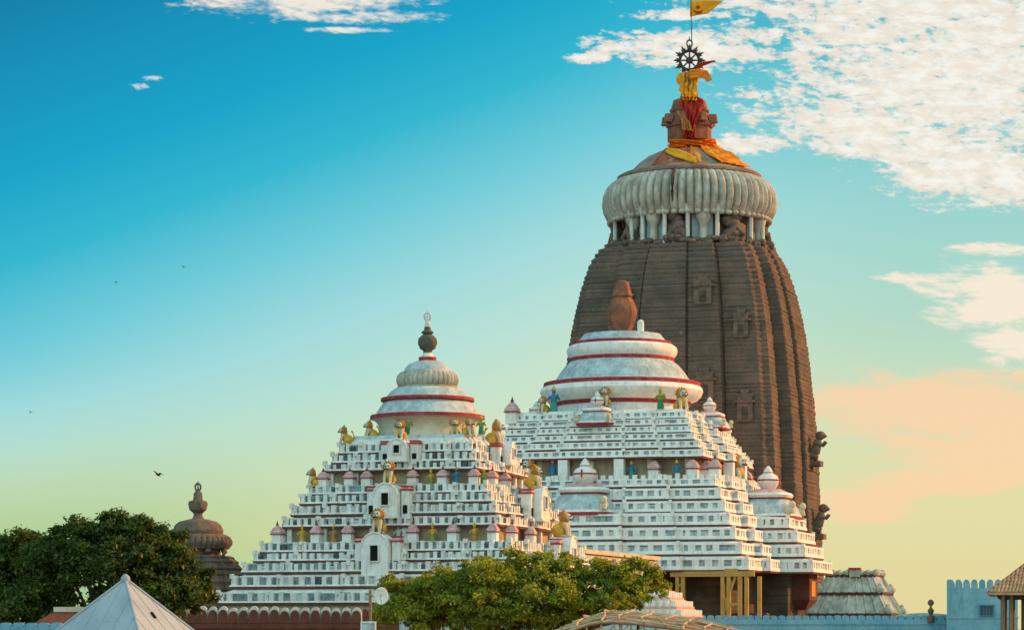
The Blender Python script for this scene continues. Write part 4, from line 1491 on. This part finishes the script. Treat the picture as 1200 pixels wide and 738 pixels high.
mould("ribbed_disc", [(30, 644), (36, 643, 0, .6), (40, 638, 0, 1), (40.5, 634, 0, 1), (38, 629, 0, 1), (32, 626)], F4, [STONE2], T4, n=144, ribs=36, ribd=.06)
mould("cap_dome", [(29, 626.5), (30, 622), (27, 615), (22, 611), (10, 608)], F4, [STONE2], T4, n=48)
mould("pot_finial", [(8, 609), (5, 604), (5.5, 601), (10, 597), (11.5, 590), (10.5, 587), (6, 586), (5.5, 584), (5, 578), (3, 575)], F4, [STONE2], T4, n=24)
mb = MB()
zc_ = F4.zc(570.5)
mb.tube([(.30 * math.cos(a), 0, zc_ + .38 * math.sin(a)) for a in np.linspace(0, 2 * math.pi, 13)], .1, 0, 6)
mb.tube([(0, 0, zc_ - .5), (0, 0, zc_ + .62)], [.12, .04], 0, 6)
mb.build("crest", [STONE2], T4, 50)

# ------------------------------------------------------------------ grey stepped roof on the right
F5 = Frame(Vector(((1002 - CX) / F * 290, 290, 0)))
T5 = thing("stepped_shrine", "low grey mouldy shrine with a two-step sloping roof right of the brown tower", "shrine", F5.O, -ALPHA)
sqr = lambda q: [(-q, -q), (q, -q), (q, q), (-q, q)]
cs5 = 1 / (CA + SA)
z_ = lambda py: F5.zc(py)
r_ = lambda hp: F5.rc(hp) * cs5
mb = MB()
mb.prism(sqr(r_(58)), 0, sqr(r_(58)), z_(721), 0)
mb.build("wall", [GREYROOF], T5)
mb = MB()
mb.prism(sqr(r_(64)), z_(721), sqr(r_(63.5)), z_(718.5), 1)
mb.prism(sqr(r_(61)), z_(718.5), sqr(r_(46)), z_(697), 0)
mb.prism(sqr(r_(49)), z_(697), sqr(r_(49)), z_(694), 1)
mb.prism(sqr(r_(47)), z_(694), sqr(r_(35)), z_(676), 0)
mb.prism(sqr(r_(37)), z_(676), sqr(r_(37)), z_(673), 1)
mb.prism(sqr(r_(35)), z_(673), sqr(r_(34)), z_(669), 0)
for (ra_, ya, rb_, yb) in ((61, 718.5, 46, 697), (47, 694, 35, 676)):
    for s in range(4):
        for q in np.linspace(-.94, .94, 9):
            a, b = r_(ra_), r_(rb_)
            p0_ = Vector((q * a, -a - .02, z_(ya)))
            p1_ = Vector((q * b, -b - .02, z_(yb)))
            Mz = Matrix.Rotation(R(90 * s), 4, 'Z')
            mb.bar(Mz @ p0_, Mz @ p1_, .22, 0)
mb.build("roof", [GREYROOF, mat("dark_maroon_line", (.11, .04, .035), (.07, .035, .03), 1.5)], T5)
mb = MB()
for q in np.linspace(-1, 1, 8):
    for s in range(4):
        a = r_(36)
        p = Matrix.Rotation(R(90 * s), 4, 'Z') @ Vector((q * a, -a, z_(671)))
        mb.ell(p, (.3, .3, .35), 0, 7, jit=.1)
mb.build("parapet_knobs", [GREYROOF], T5)
mb = MB()
mb.box((0, 0, .35), (1.1, .5, .7), 0)
mb.box((0, -.05, .85), (1.3, .6, .25), 1)
mb.build("niche_block", [GREYROOF, RED], T5, None, (F5.u(r_(36), 1002), -r_(36) - .1, z_(676)))
for sx, sy, hr, py in ((1, -1, 64, 718), (-1, -1, 64, 718), (1, 1, 64, 718), (1, -1, 49, 694), (-1, -1, 49, 694), (1, 1, 49, 694), (-1, 1, 49, 694)):
    mb = MB()
    mb.ell((0, 0, .3), (.55, .55, .5), 0, 10, jit=.1)
    mb.ell((0, 0, .75), (.3, .3, .25), 0, 8)
    mb.build("corner_knob", [GREYROOF], T5, 60, (sx * (r_(hr) - .3), sy * (r_(hr) - .3), z_(py)))

# ------------------------------------------------------------------ steel props under the big temple
kb = t2[-1][0]
zr_ = t2[-1][1] - 0.14
d = kb + 0.35
u1, u2 = F2.u(d, 786), F2.u(d, 884)


def prop(label, pxs, brace, ties):
    ua = [F2.u(d, p) for p in pxs]
    o = thing("steel_prop", label, "support frame", w2(ua[0], -d, 0), -ALPHA, "ochre props under the white temple")
    for q in ua:
        mb = MB()
        mb.box((q - ua[0], 0, (zr_ - .5) / 2), (.36, .36, zr_ - .5), 0)
        mb.build("post", [GOLD], o)
    for i, z in enumerate(ties):
        mb = MB()
        mb.box(((ua[-1] - ua[0]) / 2, 0, z), (ua[-1] - ua[0] - .36, .22, .26), 0)
        mb.build("tie", [GOLD], o)
    if brace:
        for i in range(len(ties) - 1):
            mb = MB()
            a, b = (0.2, ua[-1] - ua[0] - .2)
            if i % 2:
                a, b = b, a
            mb.bar((b, .02, ties[i] + .1), (a, .02, ties[i + 1] - .1), .2, 0)
            mb.build("brace", [GOLD], o)
    return o


prop("ochre pair of posts at the left end under the white temple roof", (794, 800.5), False, (3, 6, 9, 12))
prop("ochre braced frame with diagonal bars in the middle under the roof", (847, 854, 867), True, (0.6, 3.5, 6.4, 10.2, 13.4))
prop("stout single ochre post right of the braced frame", (875,), False, ())
prop("thin lone ochre post furthest right under the roof", (890,), False, ())
mb = MB()
mb.box(((u1 + u2) / 2, -d, zr_ - .25), (u2 - u1, .45, .5), 0)
o = mb.build("steel_beam", [GOLD], None, None, O2.copy(), -ALPHA)
tag(o, "long ochre beam lying along the posts under the white temple roof", "beam")

# ------------------------------------------------------------------ crenellated walls
def merlon_poly(w, h, tip=0.35, n=8):
    pts = [(-w / 2, 0), (w / 2, 0), (w / 2, h * 0.45)]
    for i in range(1, n):
        a = math.pi * i / n
        pts.append((w / 2 * math.cos(a), h * .45 + (h * .55) * math.sin(a) ** .8))
    pts.append((-w / 2, h * .45))
    return pts


def wall_run(name, label, xa, xb, Y, ztop, thick, pitch, mh, mats, red=False, group=None, yaw=0.0):
    L = xb - xa
    root = thing(name, label, "wall", (xa, Y, 0), yaw, group)
    mb = MB()
    mb.box((L / 2, 0, (ztop - mh) / 2), (L, thick, ztop - mh), 0)
    mb.box((L / 2, 0, ztop - mh - .35), (L, thick + .16, .14), 0)
    mb.build("wall_body", [mats[0]], root)
    mb = MB()
    n = int(L / pitch)
    rn = random.Random(5)
    for i in range(n):
        x = (i + .5) * L / n
        h = mh * (1 + rn.uniform(-.06, .06))
        p = merlon_poly(pitch * (1.0 if red else .88), h)
        k = len(p)
        mb.add([(x + a, -thick * .38, ztop - mh + b) for a, b in p] + [(x + a, thick * .38, ztop - mh + b) for a, b in p],
               [list(range(k)), list(reversed(range(k, 2 * k)))] + [((i_ + 1) % k, i_, k + i_, k + (i_ + 1) % k) for i_ in range(k)], 0)
        if red:
            p = merlon_poly(pitch * .93, h * .80)
            mb.add([(x + a, -thick * .38 - .14, ztop - mh - .02 + b) for a, b in p] + [(x + a, -thick * .38 + .02, ztop - mh - .02 + b) for a, b in p],
                   [list(range(k)), list(reversed(range(k, 2 * k)))] + [((i_ + 1) % k, i_, k + i_, k + (i_ + 1) % k) for i_ in range(k)], 1)
    mb.build("battlements", mats[1:], root)
    return root


YW = 195.0
wall_run("battlement_wall", "red battlemented wall with whitish rounded merlons below the smaller white temple", at(196, 0, YW).x, at(424, 0, YW).x, YW, ZC + (HY - 710.5) / F * YW, .8, .71, 1.15, [WALLRED, TIPW, WALLRED], True)
wall_run("battlement_wall", "short brown battlemented wall stretch with small pale tips beside the dish pole", at(425, 0, 188).x, at(468, 0, 188).x, 188, ZC + (HY - 713) / F * 188, .7, .36, .55, [WALLRED, WALLRED, WALLRED], True)
mb = MB()
a = at(469.5, 0, 188)
mb.box((a.x, 188, ZC / 2 + .55), (.35, .5, ZC + 1.1), 0)
tag(mb.build("gate_post", [PALEB]), "pale post at the right end of the brown battlemented wall", "post")
wall_run("boundary_wall", "pale blue wall half hidden behind the middle tree", at(472, 0, 200).x, at(800, 0, 200).x, 200, ZC + (HY - 724) / F * 200, .5, .7, .45, [PALEB, PALEB])
wall_run("battlement_wall", "long bright blue battlemented wall at the lower right under the brown tower", at(800, 0, 228).x, at(1116, 0, 228).x, 228, ZC + (HY - 720.5) / F * 228, .8, .66, .36, [BLUEW, BLUEW])
wall_run("boundary_wall", "low blue wall at the lower left corner beside the tent roof", at(-60, 0, 120).x, at(74, 0, 120).x, 120, ZC + (HY - 729) / F * 120, .4, .55, .16, [BLUEW, BLUEW])

# blue blockhouse
YB = 224.0
B0, B1 = at(1110, 680, YB), at(1192, 680, YB)
BH = thing("blue_blockhouse", "blue plastered square building with battlements on its roof and one dim window", "building", ((B0.x + B1.x) / 2 + .7, YB + 4, 0), -math.atan2((B0.x + B1.x) / 2, YB))
wv = B1.x - B0.x
zt_ = B0.z
mb = MB()
mb.box((0, 0, (zt_ - .6) / 2), (wv, 8, zt_ - .6), 0)
zband = ZC + (HY - 723) / F * YB
mb.box((0, 0, zband), (wv + .12, 8.12, .16), 0)
mb.build("wall", [BLUEW], BH)
mb = MB()
for s in range(4):
    Mz = Matrix.Rotation(R(90 * s), 4, 'Z')
    Lh = (wv if s % 2 == 0 else 8) / 2
    off = (8 if s % 2 == 0 else wv) / 2
    for q in range(9):
        x = -Lh + (q + .5) * (2 * Lh / 9)
        p = merlon_poly(2 * Lh / 9 * .84, .72)
        k = len(p)
        mb.add([Mz @ Vector((x + a, -off, zt_ - .6 + b)) for a, b in p] + [Mz @ Vector((x + a, -off + .35, zt_ - .6 + b)) for a, b in p],
               [list(range(k)), list(reversed(range(k, 2 * k)))] + [((i_ + 1) % k, i_, k + i_, k + (i_ + 1) % k) for i_ in range(k)], 0)
mb.build("battlements", [BLUEW], BH)
wx = at(1156, 715, YB)
f = MB()
f.box((0, 0, 0), (1.0, .05, .75), 1)
for dx in (-.56, .56):
    f.box((dx, -.05, 0), (.12, .16, .99), 0)
for dz in (-.435, .435):
    f.box((0, -.05, dz), (1.0, .16, .12), 0)
for dx in (-.25, 0, .25):
    f.box((dx, -.04, 0), (.05, .05, .75), 0)
f.build("window", [mat("dim_blue_frame", (.07, .18, .24)), mat("dim_pane", (.05, .10, .13))], BH, None, (wx.x - (B0.x + B1.x) / 2, -4.02, wx.z))
# little finial on the wall
p = at(1094, 720, 226)
mb = MB()
mb.lathe([(.30, -.5), (.30, 0), (.12, .12), (.26, .38), (.28, .5), (.10, .72), (.08, .85), (.24, 1.0), (.28, 1.15), (.2, 1.32), (.05, 1.42)], 14, 0)
tag(mb.build("pot_ornament", [STONE2], None, 50, (p.x, 227.5, p.z - .1)), "small dark pot-shaped ornament standing on the blue wall", "ornament")
mb = MB()
mb.lathe([(2.6, -.9), (2.5, 0), (2.0, .18), (1.0, .26), (.2, .3)], 20, 0)
tag(mb.build("dome_cap", [GREYROOF], None, 50, (p.x, 231.5, p.z - .1)), "flat brown dome edge under the pot ornament behind the blue wall", "dome")

# ------------------------------------------------------------------ tent roof pavilion
YT = 92.0
ap = at(147, 674, YT)
TN = thing("pavilion", "pale blue pyramid-roofed pavilion with three slits on its sunlit side", "pavilion", (ap.x, YT, 0))
drop = 3.3
apz = ap.z - .12
ez = apz - drop
near, right_ = Vector((.43 * drop, -1.26 * drop, ez)), Vector((1.26 * drop, .43 * drop, ez))
cor = [near, right_, Vector((-near.x, -near.y, ez)), Vector((-right_.x, -right_.y, ez))]
mb = MB()
mb.add([(0, 0, apz)] + cor, [(0, 1, 2), (0, 2, 3), (0, 3, 4), (0, 4, 1)], 0)
low = [c + Vector((0, 0, -.18)) for c in cor]
mb.add(cor + low, [(0, 4, 5, 1), (1, 5, 6, 2), (2, 6, 7, 3), (3, 7, 4, 0), (4, 7, 6, 5)], 0)
for i in range(4):
    a, b = cor[i], cor[(i + 1) % 4]
    mb.tube([a + Vector((0, 0, .02)), Vector((0, 0, apz + .03))], .045, 0, 6)
    for q in np.linspace(0.12, .88, 9):                      # standing seams
        e = a.lerp(b, q)
        t = 1 - min(q, 1 - q) * 2
        top = Vector((0, 0, apz)).lerp((a if q < .5 else b), t)
        nn = (a - Vector((0, 0, apz))).cross(b - Vector((0, 0, apz))).normalized()
        if nn.z < 0:
            nn = -nn
        mb.bar(e + nn * .004, top + nn * .004, .022, 0)
mb.build("roof", [TENTM], TN)
mb = MB()
mb.lathe([(.14, apz - .12), (.17, apz - .02), (.15, apz + .08), (.05, apz + .17)], 12, 0)
mb.build("cap", [TENTM], TN, 50)
nrm = (near - Vector((0, 0, apz))).cross(right_ - Vector((0, 0, apz))).normalized()
if nrm.z < 0:
    nrm = -nrm
for ta, tb in ((.38, .46), (.66, .33), (.70, .58)):
    e = near.lerp(right_, tb)
    p = Vector((0, 0, apz)).lerp(e, ta)
    dirv = (e - Vector((0, 0, apz))).normalized()
    mb = MB()
    mb.bar(p - dirv * .13 + nrm * .03, p + dirv * .13 + nrm * .03, .075, 0)
    mb.build("vent_slit", [HOLE], TN)
for c in cor:
    mb = MB()
    mb.tube([(c.x * .9, c.y * .9, 0), (c.x * .9, c.y * .9, ez - .1)], .1, 0, 8)
    mb.build("post", [STEEL], TN)

# shed roof beside the tent
p = at(76, 712, 135)
SD = thing("shed", "small shed with a dark red sloping roof and pale ridge left of the tent", "shed", (p.x, 135, 0))
mb = MB()
mb.box((0, 1.5, (p.z - .9) / 2), (2.4, 2.4, p.z - .9), 0)
mb.build("wall", [PALEB], SD)
mb = MB()
mb.add([(-1.8, -.2, p.z - .95), (1.8, -.2, p.z - .95), (1.0, 1.5, p.z - .1), (-.7, 1.5, p.z - .1), (-1.8, 3.2, p.z - .95), (1.8, 3.2, p.z - .95)],
       [(0, 1, 2, 3), (5, 4, 3, 2), (1, 5, 2), (4, 0, 3), (0, 4, 5, 1)], 0)
mb.build("roof", [WALLRED], SD)
mb = MB()
mb.box((.15, 1.5, p.z - .06), (1.9, .3, .26), 0)
mb.build("ridge", [CREAM], SD)

# ------------------------------------------------------------------ tiled hut at the right edge
YH = 100.0
HT = thing("tiled_hut", "hut with brown terracotta tiled hip roof on timber posts at the right edge", "hut", (at(1228, 0, YH).x, YH, 0), -math.atan2(628, F))
ez = ZC + (HY - 695) / F * YH
ex0 = at(1160, 0, YH).x - HT.location.x
zr = ez + 1.62
mb = MB()
hw = -ex0
ey = 2.6
mb.add([(-hw, -ey, ez), (hw, -ey, ez), (hw, ey, ez), (-hw, ey, ez), (-.15, 0, zr), (.15, 0, zr)],
       [(0, 1, 5, 4), (1, 2, 5), (2, 3, 4, 5), (3, 0, 4)], 0)
mb.add([(-hw, -ey, ez - .08), (hw, -ey, ez - .08), (hw, ey, ez - .08), (-hw, ey, ez - .08)], [(3, 2, 1, 0)], 0)
mb.add([(-hw, -ey, ez), (hw, -ey, ez), (hw, ey, ez), (-hw, ey, ez), (-hw, -ey, ez - .08), (hw, -ey, ez - .08), (hw, ey, ez - .08), (-hw, ey, ez - .08)], [(0, 4, 5, 1), (1, 5, 6, 2), (2, 6, 7, 3), (3, 7, 4, 0)], 0)
# tiles in rows on the four slopes
rn = random.Random(11)
def tile_slope(e0, e1, r0, r1, nr, nc):
    for i in range(nr):
        t = (i + .5) / nr
        a, b = Vector(e0).lerp(Vector(r0), t), Vector(e1).lerp(Vector(r1), t)
        L = (b - a).length
        c = max(1, int(L / .13))
        dn = ((Vector(e0) + Vector(e1)) / 2 - (Vector(r0) + Vector(r1)) / 2).normalized()
        for j in range(c):
            p = a.lerp(b, (j + .5) / c) + Vector((0, 0, .035 + rn.uniform(-.008, .008)))
            q = dn.to_track_quat('Z', 'Y').to_matrix().to_4x4()
            M_ = Matrix.Translation(p + Vector((0, 0, .01 * (j % 2)))) @ q
            mb.ell(p, (.065, .035, .15), 0, 6, Matrix.Rotation(rn.uniform(-.08, .08), 3, 'Z') @ q.to_3x3())


tile_slope((-hw, -ey, ez), (hw, -ey, ez), (-.15, 0, zr), (.15, 0, zr), 13, 30)
tile_slope((-hw, ey, ez), (-hw, -ey, ez), (-.15, 0, zr), (-.15, 0, zr), 13, 30)
mb.build("roof", [TILE], HT, 50)
mb = MB()
for x in (-hw + .55, -hw + .85, 0, hw - .6):
    for y in (-ey + .5, ey - .5):
        mb = MB()
        mb.tube([(x, y, 0), (x, y, ez - .05)], .085, 0, 8)
        mb.build("post", [WOODL], HT, 50)
mb = MB()
mb.box((.25, 0, ez / 2 - .1), (2 * hw - 1.9, 2 * ey - 1.2, ez - .25), 0)
mb.build("wall", [WOODD], HT)
mb = MB()
for s in (-1, 1):
    mb.box((0, s * (ey - .5), ez - .14), (2 * hw - .7, .12, .14), 0)
    mb.box((s * (hw - .5), 0, ez - .16), (.12, 2 * ey - 1.2, .12), 0)
mb.build("eaves_beam", [WOODD], HT)

# ------------------------------------------------------------------ bamboo canopy in front
YC = 118.0
top = at(722, 715, YC)
BC = thing("bamboo_canopy", "low arched canopy of pale bamboo poles and matting at the bottom centre right", "canopy", (top.x, YC, 0), R(-8))
mb = MB()
Lc, Wc = 7.6, 4.2
nu, nv = 28, 14
def cz(x, y):
    t = x / 6.3 if x > 0 else x / 2.9
    return top.z - .10 - 1.05 * abs(t) ** 1.6 - (.42 if y < 0 else .35) * abs(y / Wc) ** 1.5


xs = np.linspace(-3.2, 8.0, nu)
ys = np.linspace(-Wc, Wc, nv)
for x in xs:
    for y in ys:
        mb.v.append((x, y, cz(x, y) + rn.uniform(-.03, .03)))
for i in range(nu - 1):
    for j in range(nv - 1):
        k = i * nv + j
        mb.f.append([k, k + nv, k + nv + 1, k + 1]); mb.m.append(0)
o = mb.build("matting", [THATCH], BC, 50)
o.modifiers.new("thickness", 'SOLIDIFY').thickness = .06
mb = MB()
for y in np.linspace(-Wc - .06, Wc, 9):
    pts = [(x, y + rn.uniform(-.05, .05), cz(x, y) + .07 + rn.uniform(-.03, .03)) for x in np.linspace(-3.3, 8.1, 14)]
    mb.tube(pts, rn.uniform(.035, .06), 0, 6)
for x in np.linspace(-3.0, 7.8, 13):
    pts = [(x + rn.uniform(-.25, .25), y, cz(x, y) + .13 + rn.uniform(-.02, .03)) for y in np.linspace(-Wc - .2, Wc + .2, 7)]
    mb.tube(pts, rn.uniform(.03, .05), 0, 6)
for i in range(26):
    x, y = rn.uniform(-2.8, 6), rn.uniform(-Wc, 0)
    a = rn.uniform(-.5, .5)
    L = rn.uniform(1, 3)
    x2, y2 = x + L * math.cos(a), y + L * math.sin(a)
    mb.tube([(x, y, cz(x, y) + .16), (x2, y2, cz(x2, max(-Wc, min(Wc, y2))) + .17)], .035, 0, 6)
mb.build("roof_poles", [BAMBOO], BC, 50)
mb = MB()
for x in np.linspace(-2.6, 7.6, 18):
    zt_ = cz(x, -Wc) - .02
    mb.tube([(x, -Wc + .05, zt_ - 1.6), (x + rn.uniform(-.1, .1), -Wc + .05, zt_)], .045, 0, 6)
    if -2.4 < x < 2:
        mb.tube([(x, -Wc + .1, zt_ - .75), (x + .55, -Wc + .1, zt_ - .05)], .03, 0, 6)
mb.tube([(x, -Wc + .05, cz(x, -Wc) - .8) for x in np.linspace(-3, 7.8, 8)], .05, 0, 6)
mb.build("front_lattice", [BAMBOO], BC, 50)
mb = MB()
mb.box((2.3, .2, 4.0), (9.6, 7.6, 6.0), 0)  # solid dark red block filling the space under the matting
mb.build("inner_block", [mat("dark_red_fill", (.10, .03, .022), (.06, .025, .02), 1.0)], BC)
for x in (-2.8, 0.6, 4.0, 7.4):
    for y in (-Wc + .2, Wc - .2):
        mb = MB()
        mb.tube([(x, y, 0), (x, y, cz(x, y) - .05)], .07, 0, 8)
        mb.build("post", [BAMBOO], BC, 50)

# white stepped shrine roof glimpsed between tree and props
p = at(762, 690, 212)
SS = thing("stepped_roof_shrine", "small cream and pink stepped roof between the middle tree and the ochre posts", "shrine", (p.x, 214, 0), -ALPHA)
mb = MB()
mb.prism(sqr(3.3), 0, sqr(3.3), p.z - 2.2, 0)
mb.build("wall", [CREAM], SS)
for i, (q, z0) in enumerate(((3.5, p.z - 2.2), (2.9, p.z - 1.5), (2.2, p.z - .8), (1.4, p.z - .1))):
    mb = MB()
    mb.prism(sqr(q + .1), z0, sqr(q + .1), z0 + .14, 1)
    for s in range(4):
        Mz = Matrix.Rotation(R(90 * s), 4, 'Z')
        for x in np.linspace(-q + .15, q - .15, int(q * 4)):
            mb.box((x, -q + .08, z0 + .36), (.26, .16, .44), 0, 0, Mz)
    mb.prism(sqr(q - .16), z0 + .14, sqr(q - .16), z0 + .45, 0, top=False)
    mb.prism(sqr(q - .16), z0 + .45, sqr(q - .55), z0 + .7, 2)
    mb.build("roof_tier", [WHITE, PINK, CREAM], SS)

# ------------------------------------------------------------------ dish on a pole
p = at(447, 698, 150)
DS = thing("dish_antenna", "round whitish dish on a thin pole in front of the middle tree", "antenna", (at(434, 0, 150).x, 150, 0))
mb = MB()
mb.tube([(0, 0, 0), (0, 0, p.z + .35)], .085, 0, 8)
mb.build("pole", [WOODL], DS, 50)
mb = MB()
dx = p.x - DS.location.x
n = 24
prof = [(0.02, .14), (.2, .12), (.40, .055), (.49, 0.0)]
for r, h in prof:
    for i in range(n):
        a = 2 * math.pi * i / n
        mb.v.append((dx + r * math.cos(a) * .80, -.35 + h, p.z + r * math.sin(a)))
for k in range(len(prof) - 1):
    for i in range(n):
        j = (i + 1) % n
        mb.f.append([k * n + i, k * n + j, (k + 1) * n + j, (k + 1) * n + i]); mb.m.append(0)
o = mb.build("dish", [DISHW], DS, 50)
o.modifiers.new("thickness", 'SOLIDIFY').thickness = .04
mb = MB()
mb.tube([(dx, -.3, p.z - .42), (dx, -.7, p.z - .05)], .018, 0, 6)
mb.ell((dx, -.7, p.z), (.05, .08, .05), 0, 8)
mb.tube([(0, 0, p.z), (dx, -.2, p.z)], .05, 0, 6)
mb.build("feed_arm", [STEEL], DS, 50)
p2 = at(432, 735.5, 150)
mb = MB()
mb.box((0, -.2, 0), (.85, .35, .75), 0)
mb.box((0, -.39, 0), (.7, .04, .6), 1)
mb.build("equipment_box", [DISHW, PANEL2], DS, None, (p2.x - DS.location.x, 0, p2.z))

# ------------------------------------------------------------------ trees
def tree(label, name, cx, Y, blobs, nleaf, leaf, m_, seed, trunk_r, group=None):
    """blobs: list of (px, py, half width px, half height px, depth offset m) crown clumps"""
    rn = np.random.RandomState(seed)
    base = at(cx, 0, Y)
    root = thing(name, label, "tree", (base.x, Y, 0), 0, group)
    mp = Y / F
    cl = []
    for px_, py_, rx, ry, dy in blobs:
        c = at(px_, py_, Y)
        cl.append((c.x - base.x, dy, c.z, rx * mp, ry * mp))
    # trunk and limbs
    mb = MB()
    fork = min(c[2] for c in cl) * .55
    mb.tube([(0, 0, 0), (.1, 0, fork * .5), (0, .1, fork)], [trunk_r * 1.25, trunk_r, trunk_r * .85], 0, 10)
    tips = []
    for (x, y, z, rx, ry) in cl:
        mid = (x * .45 + rn.uniform(-.4, .4), y * .5, fork + (z - fork) * .45)
        mb.tube([(0, .1, fork - .2), mid, (x, y, z)], [trunk_r * .5, trunk_r * .3, trunk_r * .10], 0, 7)
        for q in range(3):
            e = (x + rn.uniform(-.7, .7) * rx, y + rn.uniform(-.7, .7) * rx, z + rn.uniform(-.2, .8) * ry)
            mb.tube([mid, (x, y, z - .2 * ry), e], [trunk_r * .16, trunk_r * .10, trunk_r * .04], 0, 5)
    mb.build("trunk", [BARK], root, 60)
    # leaves: twig sprays scattered on sub-clumps in each crown mass
    w = np.array([c[3] * c[4] for c in cl])
    w = w / w.sum()
    P, NRM = [], []
    for (x, y, z, rx, ry), f_ in zip(cl, w):
        nsub = max(24, int(170 * f_ * len(cl) ** .5))
        th = rn.normal(size=(nsub, 3))
        th /= np.linalg.norm(th, axis=1)[:, None]
        rad = rn.uniform(.15, 1.08, nsub) ** .55
        sc_ = th * rad[:, None] * np.array([rx, rx * .85, ry])
        n_l = int(nleaf * f_ / nsub)
        for s in sc_:
            rr = rn.uniform(.14, .30) * min(rx, ry * 1.25)
            ax = rn.normal(size=3) * np.array([1, 1, .5])
            ax /= np.linalg.norm(ax)
            q = rn.normal(size=(n_l, 3)) * rr * .52 * np.array([1.1, 1.1, .75])
            q += ax[None, :] * (rn.uniform(-1, 1, n_l) * rr * .9)[:, None]
            P.append(q + s + np.array([x, y, z]))
            d_ = q / rr * .35 + np.array([0, 0, .55]) + rn.normal(size=(n_l, 3)) * .6
            NRM.append(d_ / np.linalg.norm(d_, axis=1)[:, None])
    P = np.concatenate(P)
    Nn = np.concatenate(NRM)
    n = len(P)
    t = rn.normal(size=(n, 3))
    t -= (t * Nn).sum(1)[:, None] * Nn
    t /= np.linalg.norm(t, axis=1)[:, None]
    b = np.cross(Nn, t)
    L = (leaf * rn.uniform(.6, 1.35, n))[:, None]
    V = np.empty((n, 4, 3))
    V[:, 0] = P - t * L
    V[:, 1] = P + b * L * .48 - Nn * L * .12
    V[:, 2] = P + t * L
    V[:, 3] = P - b * L * .48 - Nn * L * .12
    me = bpy.data.meshes.new("crown")
    me.vertices.add(n * 4)
    me.vertices.foreach_set('co', V.reshape(-1).astype(np.float32))
    me.loops.add(n * 4)
    me.loops.foreach_set('vertex_index', np.arange(n * 4, dtype=np.int32))
    me.polygons.add(n)
    me.polygons.foreach_set('loop_start', np.arange(0, n * 4, 4, dtype=np.int32))
    me.update(calc_edges=True)
    me.materials.append(m_)
    o = bpy.data.objects.new("crown", me)
    COL.objects.link(o)
    o.parent = root
    return root


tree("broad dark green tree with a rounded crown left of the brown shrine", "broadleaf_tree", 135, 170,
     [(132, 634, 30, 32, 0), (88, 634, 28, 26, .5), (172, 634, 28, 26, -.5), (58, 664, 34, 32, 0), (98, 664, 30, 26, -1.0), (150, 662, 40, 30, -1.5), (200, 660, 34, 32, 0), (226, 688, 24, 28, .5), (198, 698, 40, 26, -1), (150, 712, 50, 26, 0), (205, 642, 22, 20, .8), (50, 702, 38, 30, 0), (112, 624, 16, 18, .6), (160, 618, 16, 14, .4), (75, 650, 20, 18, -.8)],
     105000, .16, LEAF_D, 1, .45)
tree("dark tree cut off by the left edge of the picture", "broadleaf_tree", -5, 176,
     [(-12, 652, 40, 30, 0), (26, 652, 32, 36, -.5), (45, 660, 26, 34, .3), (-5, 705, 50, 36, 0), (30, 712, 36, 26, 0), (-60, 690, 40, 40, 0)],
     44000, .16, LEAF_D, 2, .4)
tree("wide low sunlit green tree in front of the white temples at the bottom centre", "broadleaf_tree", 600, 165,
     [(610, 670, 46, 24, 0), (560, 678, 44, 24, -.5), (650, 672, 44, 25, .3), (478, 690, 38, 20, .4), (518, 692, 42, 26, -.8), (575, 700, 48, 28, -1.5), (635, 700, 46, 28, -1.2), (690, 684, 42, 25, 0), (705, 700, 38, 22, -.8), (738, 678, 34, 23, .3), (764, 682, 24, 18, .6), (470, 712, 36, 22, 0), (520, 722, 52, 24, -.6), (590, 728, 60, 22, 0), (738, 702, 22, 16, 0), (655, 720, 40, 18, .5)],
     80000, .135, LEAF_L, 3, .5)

# ------------------------------------------------------------------ birds
def bird_proto():
    root = thing("bird", "x", "bird", group="birds in the sky")
    mb = MB()
    mb.ell((0, 0, 0), (.10, .26, .10), 0, 10)
    mb.ell((0, -.28, .05), (.07, .10, .07), 0, 8)
    mb.tube([(0, -.36, .05), (0, -.46, .03)], [.03, .005], 0, 6)
    mb.add([(-.05, .2, 0), (.05, .2, 0), (.12, .48, -.02), (-.12, .48, -.02)], [(0, 1, 2, 3)], 0)
    mb.build("body", [BLACK], root, 60)
    for s in (-1, 1):
        w = MB()
        pts = [(s * .06, -.12, .04), (s * .34, -.20, .20), (s * .66, -.05, .16), (s * .60, .06, .15), (s * .34, .08, .17), (s * .06, .12, .03)]
        top = [(x, y, z + .02) for x, y, z in pts]
        k = len(pts)
        w.add(pts + top, [list(range(k)), list(reversed(range(k, 2 * k)))] + [(i, (i + 1) % k, k + (i + 1) % k, k + i) for i in range(k)], 0)
        w.build("wing", [BLACK], root)
    return root


BIRD = bird_proto()
p = at(185, 556, 150)
BIRD.location = p
BIRD.rotation_euler = (R(-20), R(15), R(-40))
BIRD.scale = (.62,) * 3
BIRD['label'] = "dark bird flying above the left trees, the largest of the birds"
for px_, py_, lab in ((215, 313, "tiny distant bird highest in the left sky"), (136, 331, "tiny distant bird, second highest in the left sky"), (36, 483, "tiny distant bird near the left edge of the sky")):
    copy_thing(BIRD, lab, at(px_, py_, 420), R(30), .55)

sc.render.engine = 'CYCLES'
